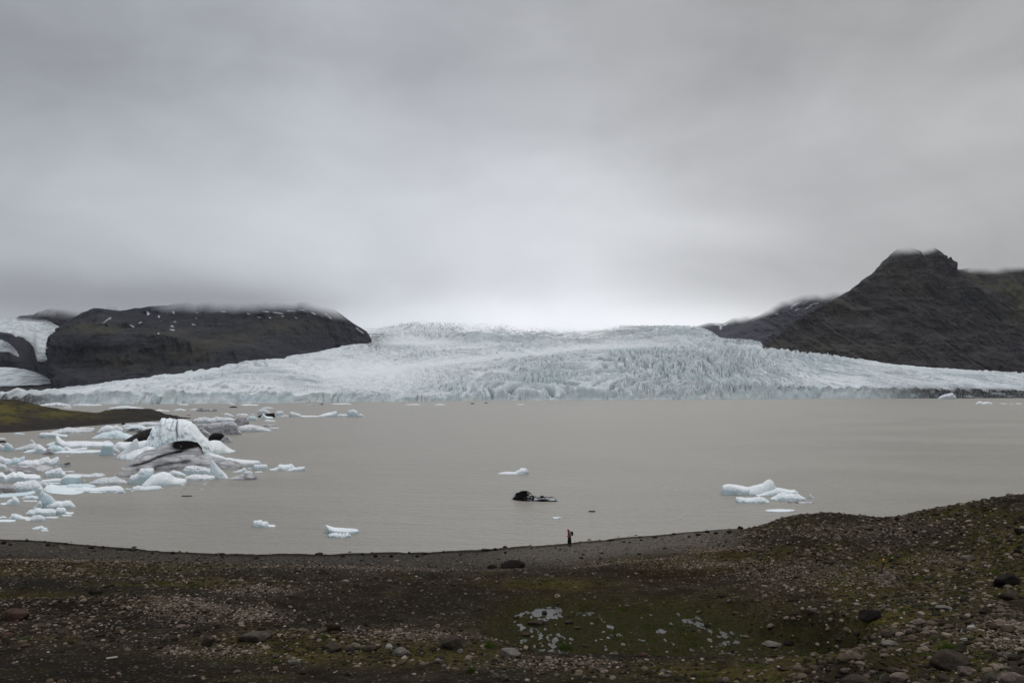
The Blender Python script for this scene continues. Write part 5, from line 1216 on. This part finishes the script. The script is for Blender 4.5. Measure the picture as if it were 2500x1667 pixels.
 ('d', auto(443, 470, 1209, 1211), 1212, {}, 'thin dark ice sliver in open water below the pack'),
 ('c', [(1795, 1211), (1810, 1212), (1830, 1213), (1855, 1210), (1868, 1214), (1879, 1221)], 1228, {}, 'white floe in front of the right hand berg, left of two'),
 ('c', [(1880, 1213), (1895, 1207), (1908, 1200), (1920, 1203), (1945, 1204), (1960, 1210), (1968, 1214)], 1222, {}, 'pale blue white hump in front of the right hand berg, right of two'),
 ('d', [(1922, 1223), (1950, 1225), (1970, 1223), (1988, 1221)], (1228, 1230), {}, 'thin black and white floe at the foot of the pale hump'),
 ('c', [(1975, 1203), (1978, 1202), (1984, 1208), (1989, 1215)], 1216, dict(power=2), 'thin white splinter standing out of the water right of the berg'),
 ('c', auto(1868, 1941, 1242, 1248), 1250, dict(power=6), 'flat lens shaped white floe below the right hand berg'),
]
def streaks(u, v, V):
    b = sstep(fbm(u / 9, v / 5, 3.0, 4) + 0.7 * np.exp(-((u - 1275) / 22) ** 2) + 0.5 * np.exp(-((u - 1325) / 14) ** 2), 0.22, 0.42)
    return {'black': b}
for m, pr, vb, kw, lab in BG:
    berg(m, [(pr, vb, kw)], lab, attrs=streaks if m == 'd' else None)
berg('c', [([(794, 1277), (798, 1277), (806, 1281), (815, 1284), (840, 1286), (865, 1287), (875, 1288), (877, 1298)], 1303, dict(power=4, rough=.4)),
           ([(801, 1300), (815, 1296), (835, 1298), (852, 1296), (858, 1303)], 1312, dict(power=3, rough=1.0))],
     'white boat shaped berg with a raised left prow and dirty front', attrs=lambda u, v, V: {'crack': 0.55 * sstep(perlin(u / 4, v / 5, 1.0), 0.1, 0.4) * sstep(v, 1296, 1302)})
berg('c', [([(1760, 1191), (1765, 1182), (1780, 1179), (1800, 1182), (1820, 1186), (1835, 1188)], 1208, dict(power=3, rough=.6)),
           ([(1815, 1192), (1835, 1184), (1860, 1178), (1872, 1170), (1880, 1168), (1888, 1173), (1893, 1184), (1900, 1195)], 1208, dict(power=1.8, rough=.5)),
           ([(1845, 1206), (1870, 1196), (1893, 1188), (1905, 1189), (1930, 1194), (1940, 1193), (1949, 1199)], (1212, 1205), dict(power=2.2, rough=.5))],
     'largest berg on the right, white with a round peak and hollow left end')
# brash: small scraps between the named pieces, too many and too alike to tell apart one by one
rs = np.random.RandomState(77)
scraps = []
anchors = [((min(q[0] for q in b[1]) + max(q[0] for q in b[1])) / 2, float(np.mean(b[2])), b[4]) for b in BG]
for (a, b, c, d, n) in [(120, 330, 1040, 1062, 14), (280, 400, 1030, 1046, 16), (470, 600, 1016, 1034, 14), (0, 120, 1176, 1232, 18), (200, 330, 1160, 1205, 16), (330, 530, 1150, 1198, 16), (560, 720, 1140, 1160, 8), (90, 250, 985, 992, 8), (0, 150, 1136, 1150, 6), (600, 720, 1012, 1022, 6)]:
    for k in range(n):
        uu, vv = rs.uniform(a, b), rs.uniform(c, d)
        sz = rs.uniform(3, 11) * (0.6 if vv < 1060 else 1.0)
        berg('rwc'[rs.randint(3)], [(auto(uu, uu + sz, vv - sz * rs.uniform(.15, .35), vv), vv, {})], 'small scrap of white brash ice drifting between the larger bergs on the left', 'brash ice between the bergs', name='ice_scrap', cat='ice piece')
        scraps.append((bpy.context.scene.collection.objects[-1], uu, vv, 'ice scrap'))
name_by_neighbour(scraps, anchors)
# ------------------------------------------------------------------ thin even haze over lake and mountains
hz = bpy.data.materials.new('haze_air'); hz.use_nodes = True
nt = NT(hz.node_tree)
o_ = nt.n('ShaderNodeOutputMaterial'); pv_ = nt.n('ShaderNodeVolumePrincipled')
pv_.inputs['Color'].default_value = (0.86, 0.90, 0.98, 1); pv_.inputs['Density'].default_value = 0.000012; pv_.inputs['Anisotropy'].default_value = 0.2
nt.t.links.new(pv_.outputs[0], o_.inputs['Volume']); hz.cycles.homogeneous_volume = True
x0, x1, y0, y1, z0, z1 = -9500, 9500, -600, 9500, -160, 1100
hv = [(x, y, z) for z in (z0, z1) for y in (y0, y1) for x in (x0, x1)]
ho = new_mesh('haze', hv, [(0, 2, 3, 1), (4, 5, 7, 6), (0, 1, 5, 4), (2, 6, 7, 3), (0, 4, 6, 2), (1, 3, 7, 5)], [hz], smooth=False)
tag(ho, 'thin bluish haze in the air over the lake', 'haze', kind='stuff')
# ------------------------------------------------------------------ walker, marker post, plank, tufts
def plain(name, col, rough=0.85, spec=0.2, var=0.15):
    def f(nt):
        n = nt.noise(nt.pos(), 14, 4, 0.6)
        return {'Base Color': nt.mix(nt.ss(n, 0.3, 0.7), tuple(c * (1 - var) for c in col), tuple(c * (1 + var) for c in col)), 'Roughness': rough, 'Specular IOR Level': spec,
                'Normal': nt.bump(nt.noise(nt.pos(), 9, 3, 0.6), 0.5, 0.03)}
    return material(name, f)
def skin(name, chains, mat, parent=None, sub=2, root=0, fat=1.0):
    """chains: lists of (x, y, z, radius); a node shared by position is one vertex"""
    verts, rad, edges, key = [], [], [], {}
    for ch in chains:
        prev = None
        for (x, y, z, r_) in ch:
            k = (round(x, 4), round(y, 4), round(z, 4))
            if k not in key:
                key[k] = len(verts); verts.append((x, y, z)); rad.append(r_)
            if prev is not None and prev != key[k]: edges.append((prev, key[k]))
            prev = key[k]
    me = bpy.data.meshes.new(name)
    bm = bmesh.new(); lay = bm.verts.layers.skin.verify()
    bv = [bm.verts.new(v) for v in verts]
    for v, r_ in zip(bv, rad):
        rr = r_ if isinstance(r_, tuple) else (r_, r_)
        rr = (rr[0] * fat, rr[1] * fat)
        v[lay].radius = rr
    for a, b in edges: bm.edges.new((bv[a], bv[b]))
    bv[root][lay].use_root = True
    bm.to_mesh(me); bm.free()
    me.materials.append(mat)
    o = bpy.data.objects.new(name, me); C.objects.link(o)
    m = o.modifiers.new('skin', 'SKIN'); m.use_smooth_shade = True
    s = o.modifiers.new('sub', 'SUBSURF'); s.levels = sub; s.render_levels = sub
    if parent is not None: o.parent = parent
    return o
M_red = plain('red_shell', (0.24, 0.008, 0.012), 0.6, 0.4)
M_grey = plain('grey_sleeve', (0.13, 0.135, 0.14)); M_blk = plain('black_cloth', (0.006, 0.0065, 0.007)); M_boot = plain('brown_leather', (0.035, 0.02, 0.014))
M_skin = plain('skin', (0.42, 0.26, 0.19), 0.55, 0.4, 0.05); M_white = plain('white_piping', (0.6, 0.58, 0.58))
i = visible_hit(1389.5, 1328)
wx, wy, wz = GX[i], GY[i], max(GZ[i], 0.02)
k = 39 / F_PX * wy / 1.72                  # drawn height against the figure's own 1.72 m
# local frame: x to the figure's back (it faces -x), y to its left/right, z up
HIP, CH, NK = (0.02, 0, 0.90), (0.0, 0, 1.32), (-0.055, 0, 1.44)
HD = (-0.12, 0, 1.56)
body = skin('person', [
    [(0.02, 0, 0.90, 0.12), (0.01, 0, 1.08, 0.11), (0.0, 0, 1.30, 0.13), (-0.05, 0, 1.43, 0.055), (-0.09, 0, 1.50, 0.075), (-0.115, 0, 1.58, 0.092), (-0.11, 0, 1.66, 0.07)],
    [(-0.115, 0, 1.58, 0.092), (-0.205, 0, 1.555, 0.022)],
    [(0.0, 0, 1.30, 0.13), (0.0, 0.17, 1.34, 0.055), (0.06, 0.22, 1.10, 0.045), (-0.14, 0.19, 0.98, 0.035)],
    [(0.0, 0, 1.30, 0.13), (0.0, -0.17, 1.34, 0.055), (0.09, -0.23, 1.11, 0.045), (-0.12, -0.20, 1.00, 0.035)],
    [(0.02, 0, 0.90, 0.12), (0.0, 0.09, 0.84, 0.085), (-0.075, 0.10, 0.48, 0.058), (-0.06, 0.10, 0.10, 0.042), (-0.17, 0.10, 0.035, 0.035)],
    [(0.02, 0, 0.90, 0.12), (0.03, -0.09, 0.84, 0.085), (0.085, -0.10, 0.48, 0.058), (0.115, -0.10, 0.10, 0.042), (0.02, -0.10, 0.035, 0.035)]], M_skin)
tag(body, 'person in red hooded jacket and dark trousers walking left along the beach, looking down', 'person')
skin('jacket', [[(0.01, 0, 0.80, (0.155, 0.17)), (0.01, 0, 0.95, (0.14, 0.155)), (0.0, 0, 1.12, (0.135, 0.165)), (0.0, 0, 1.30, (0.15, 0.185)), (-0.03, 0, 1.41, 0.085)]], M_red, body, fat=1.42)
skin('hood', [[(-0.03, 0, 1.44, 0.085), (-0.07, 0, 1.52, 0.105), (-0.105, 0, 1.60, 0.125), (-0.12, 0, 1.67, 0.095)], [(-0.105, 0, 1.60, 0.125), (-0.19, 0, 1.63, 0.06)]], M_red, body, fat=1.42)
for sy, el, ha in ((1, (0.06, 0.23, 1.10), (-0.12, 0.20, 1.00)), (-1, (0.10, -0.25, 1.11), (-0.10, -0.21, 1.02))):
    skin('sleeve', [[(0.0, 0.12 * sy, 1.35, 0.085), (0.02, 0.18 * sy, 1.32, 0.085), (*el, 0.068), (*ha, 0.052)]], M_grey, body, fat=1.3)
    hx, hy, hz = ha[0] - 0.05, ha[1], ha[2] - 0.05
    gl_ = [[(ha[0], ha[1], ha[2], 0.036), (hx, hy, hz, 0.04)]]
    for q, (dy, ln) in enumerate(((-0.030, .060), (-0.010, .072), (0.010, .068), (0.028, .052))):
        gl_.append([(hx, hy, hz, 0.04), (hx - 0.03, hy + dy, hz - 0.045, 0.013), (hx - 0.03 - ln * .2, hy + dy, hz - 0.045 - ln * .6, 0.012), (hx - 0.015, hy + dy * .9, hz - 0.05 - ln, 0.010)])
    gl_.append([(hx, hy, hz, 0.04), (hx - 0.01, hy - 0.045 * sy, hz - 0.03, 0.014), (hx - 0.03, hy - 0.055 * sy, hz - 0.065, 0.011)])
    skin('glove', gl_, M_blk, body, 1)
skin('trousers', [[(0.02, 0, 0.92, (0.13, 0.15)), (0.02, 0, 0.84, 0.125), (0.0, 0.09, 0.78, 0.105), (-0.075, 0.10, 0.48, 0.080), (-0.062, 0.10, 0.12, 0.070)],
                  [(0.02, 0, 0.84, 0.125), (0.03, -0.09, 0.78, 0.105), (0.085, -0.10, 0.48, 0.080), (0.115, -0.10, 0.12, 0.070)]], M_blk, body, fat=1.5)
for bx, by in ((-0.06, 0.10), (0.115, -0.10)):
    skin('boot', [[(bx, by, 0.16, 0.055), (bx + 0.01, by, 0.055, 0.055), (bx - 0.10, by, 0.045, 0.045), (bx - 0.17, by, 0.035, 0.032)]], M_boot, body, fat=1.3)
body.location = (wx, wy, wz); body.scale = (k, k, k); body.rotation_euler = (0, 0, 0.12)
pk = bpy.data.objects.new('backpack', None); C.objects.link(pk)
pk.location = (wx, wy, wz); pk.scale = (k, k, k); pk.rotation_euler = (0, 0, 0.12)
tag(pk, 'black backpack worn by the person in red', 'backpack')
skin('bag', [[(0.22, 0, 1.02, (0.12, 0.14)), (0.235, 0, 1.18, (0.125, 0.15)), (0.215, 0, 1.36, (0.115, 0.15)), (0.17, 0, 1.45, (0.08, 0.12))]], M_blk, pk, fat=1.5)
skin('pocket', [[(0.31, 0, 1.00, 0.07), (0.33, 0, 1.10, 0.075), (0.32, 0, 1.20, 0.06)]], M_blk, pk)
for sy in (1, -1):
    skin('strap', [[(0.13, 0.11 * sy, 1.42, 0.022), (0.02, 0.13 * sy, 1.49, 0.020), (-0.12, 0.13 * sy, 1.40, 0.020), (-0.155, 0.14 * sy, 1.25, 0.018), (-0.06, 0.17 * sy, 1.08, 0.016), (0.12, 0.14 * sy, 1.02, 0.018)]], M_blk, pk, 1)
skin('piping', [[(0.12, -0.15, 1.34, 0.014), (0.16, -0.20, 1.22, 0.014), (0.17, -0.21, 1.12, 0.014), (0.10, -0.19, 1.04, 0.012)]], M_white, pk, 1)

def tube(name, pts, radii, mat, parent=None, seg=12):
    Vs, Fs = [], []
    for (x, y, z), r_ in zip(pts, radii):
        for q in range(seg):
            a = 2 * math.pi * q / seg
            Vs.append((x + r_ * math.cos(a), y + r_ * math.sin(a), z))
    for i_ in range(len(pts) - 1):
        for q in range(seg):
            Fs.append((i_ * seg + q, i_ * seg + (q + 1) % seg, (i_ + 1) * seg + (q + 1) % seg, (i_ + 1) * seg + q))
    o = new_mesh(name, Vs, Fs, [mat], parent=parent)
    bm = bmesh.new(); bm.from_mesh(o.data)
    bm.verts.ensure_lookup_table()
    bm.faces.new([bm.verts[q] for q in range(seg)][::-1]); bm.faces.new([bm.verts[(len(pts) - 1) * seg + q] for q in range(seg)])
    bm.to_mesh(o.data); bm.free()
    return o
i = visible_hit(2153, 1397)
mp = bpy.data.objects.new('marker_post', None); C.objects.link(mp); mp.location = (GX[i], GY[i], GZ[i] - 0.02)
tag(mp, 'thin dark marker post with a yellow tip standing by a cairn of pink stones', 'marker post')
hp = 37 / F_PX * GY[i]
ln = 5.0 / F_PX * GY[i]
P_ = lambda t: (ln * t, 0, hp * t)
tube('pole', [P_(0), P_(0.1), P_(0.5), P_(0.52), P_(0.80)], [0.024, 0.024, 0.028, 0.046, 0.052], plain('dark_pole', (0.008, 0.008, 0.012), 0.6), mp)
tube('tip', [P_(0.80), P_(0.805), P_(0.97), P_(1.0)], [0.046, 0.066, 0.052, 0.022], plain('yellow_paint', (0.62, 0.34, 0.01), 0.5, 0.4, 0.05), mp)
# cairn stones round the post
rs = np.random.RandomState(9)
cair = [(2124, 1408), (2133, 1402), (2140, 1409), (2147, 1397), (2150, 1412), (2158, 1405), (2163, 1398), (2168, 1411), (2172, 1403), (2180, 1408), (2186, 1402), (2193, 1410), (2143, 1416), (2160, 1417), (2177, 1417), (2200, 1415)]
for q, (cu, cv_) in enumerate(cair):
    boulder(cu - rs.uniform(4, 8), cu + rs.uniform(4, 8), cv_ - rs.uniform(5, 9), cv_, ('pink', 'pale', 'pink', 'grey')[q % 4], ('pinkish', 'pale', 'pinkish', 'grey')[q % 4] + ' cairn stone below the marker post, ' + ORD[sorted(c_[0] for c_ in cair).index(cu)] + ' from the left', 700 + q, 0.6, 'cairn stones round the marker post')
# weathered board
i = visible_hit(270, 1606)
L_, W_, T_ = 24 / F_PX * GY[i], 0.14, 0.035
bm = bmesh.new(); bmesh.ops.create_cube(bm, size=1.0)
bmesh.ops.scale(bm, vec=(L_, W_, T_), verts=bm.verts)
bmesh.ops.bevel(bm, geom=list(bm.edges), offset=0.006, segments=2, affect='EDGES')
me = bpy.data.meshes.new('plank'); bm.to_mesh(me); bm.free()
def wood(nt):
    n = nt.noise(nt.scale(nt.pos(), (2, 40, 40)), 1.0, 4, 0.6)
    return {'Base Color': nt.mix(n, (0.16, 0.15, 0.13), (0.30, 0.285, 0.25)), 'Roughness': 0.9}
me.materials.append(material('grey_driftwood', wood))
o = bpy.data.objects.new('plank', me); C.objects.link(o); o.location = (GX[i], GY[i] + 0.1, GZ[i] + 0.06); o.rotation_euler = (0.35, -0.05, 0.30)
tag(o, 'short pale weathered board lying alone on dark gravel at the lower left', 'plank')
# tufts
def tuft(u0, u1, vt, vb, c0, c1, label, seed, n=260, name='grass_tuft', stiff=1.0):
    i = visible_hit((u0 + u1) / 2, vb)
    W = (u1 - u0) / F_PX * GY[i]; H = max((vb - vt) / F_PX * GY[i] * 0.7, 0.05)
    rs = np.random.RandomState(seed)
    th = rs.uniform(0, 6.28, n); rr = np.sqrt(rs.rand(n))
    bx, by = rr * np.cos(th) * W / 2, rr * np.sin(th) * W / 3 + W / 3
    j = [np.argmin((GX[i[0] - 60:i[0] + 60, i[1] - 60:i[1] + 60] - (GX[i] + a)) ** 2 + (GY[i[0] - 60:i[0] + 60, i[1] - 60:i[1] + 60] - (GY[i] + b)) ** 2) for a, b in zip(bx, by)]
    gz = GZ[i[0] - 60:i[0] + 60, i[1] - 60:i[1] + 60].ravel()[j] - GZ[i] - 0.02
    h = H * (1.15 - rr ** 2) * rs.uniform(0.5, 1.1, n)
    an = rs.uniform(0, 6.28, n); w_ = rs.uniform(0.008, 0.02, n)
    lx, ly = rs.normal(0, 0.35, n) * h / stiff, rs.normal(0, 0.35, n) * h / stiff
    A_ = np.stack([bx - w_ * np.cos(an), by - w_ * np.sin(an), gz], 1); B_ = np.stack([bx + w_ * np.cos(an), by + w_ * np.sin(an), gz], 1)
    M1 = np.stack([bx + lx * .4 + w_ * .6, by + ly * .4, gz + h * .65], 1); T_ = np.stack([bx + lx, by + ly, gz + h], 1)
    q = np.arange(n)
    V = np.concatenate([A_, B_, M1, T_]); Fc = np.concatenate([np.stack([q, q + n, q + 2 * n], 1), np.stack([q + n, q + 3 * n, q + 2 * n], 1)])
    def f(nt): return {'Base Color': nt.mix(nt.noise(nt.pos(), 6, 3, 0.6), c0, c1), 'Roughness': 0.9, 'Specular IOR Level': 0.1}
    o = new_mesh(name, V, Fc, [material(name + '_blades', f)], smooth=False); o.location = (GX[i], GY[i], GZ[i])
    tag(o, label, name.replace('_', ' '))
g0, g1 = (0.035, 0.055, 0.008), (0.085, 0.14, 0.02)
tuft(37, 78, 1551, 1562, g0, g1, 'bright green low tuft at the left below the stony bank', 1)
tuft(1176, 1209, 1562, 1581, g0, g1, 'bright green tuft right of the large brown hump backed boulder', 2)
tuft(778, 801, 1545, 1556, g0, g1, 'small green tuft above the brown lumpy boulder', 3)
tuft(660, 676, 1604, 1615, g0, g1, 'small green tuft below the small rounded grey stone', 4)
tuft(1358, 1402, 1568, 1584, (0.03, 0.05, 0.008), (0.06, 0.11, 0.015), 'green cushion at the front edge of the wet hollow', 5)
tuft(1508, 1536, 1480, 1488, g0, g1, 'pale green tuft at the back of the wet hollow', 6)
tuft(1138, 1160, 1618, 1640, g0, (0.07, 0.10, 0.02), 'upright green tuft near the bottom edge left of the hollow', 7)
tuft(2295, 2350, 1560, 1585, g0, (0.08, 0.12, 0.02), 'wide green grass patch beside the pointed brown stone', 8, 420)
br0, br1 = (0.012, 0.008, 0.004), (0.06, 0.042, 0.018)
tuft(790, 841, 1519, 1541, br0, br1, 'dead brown clump of stalks with upturned right end', 9, 420, 'dead_plant')
tuft(888, 904, 1513, 1526, br0, br1, 'small dead brown sprig right of the dead brown clump', 10, 120, 'dead_plant')
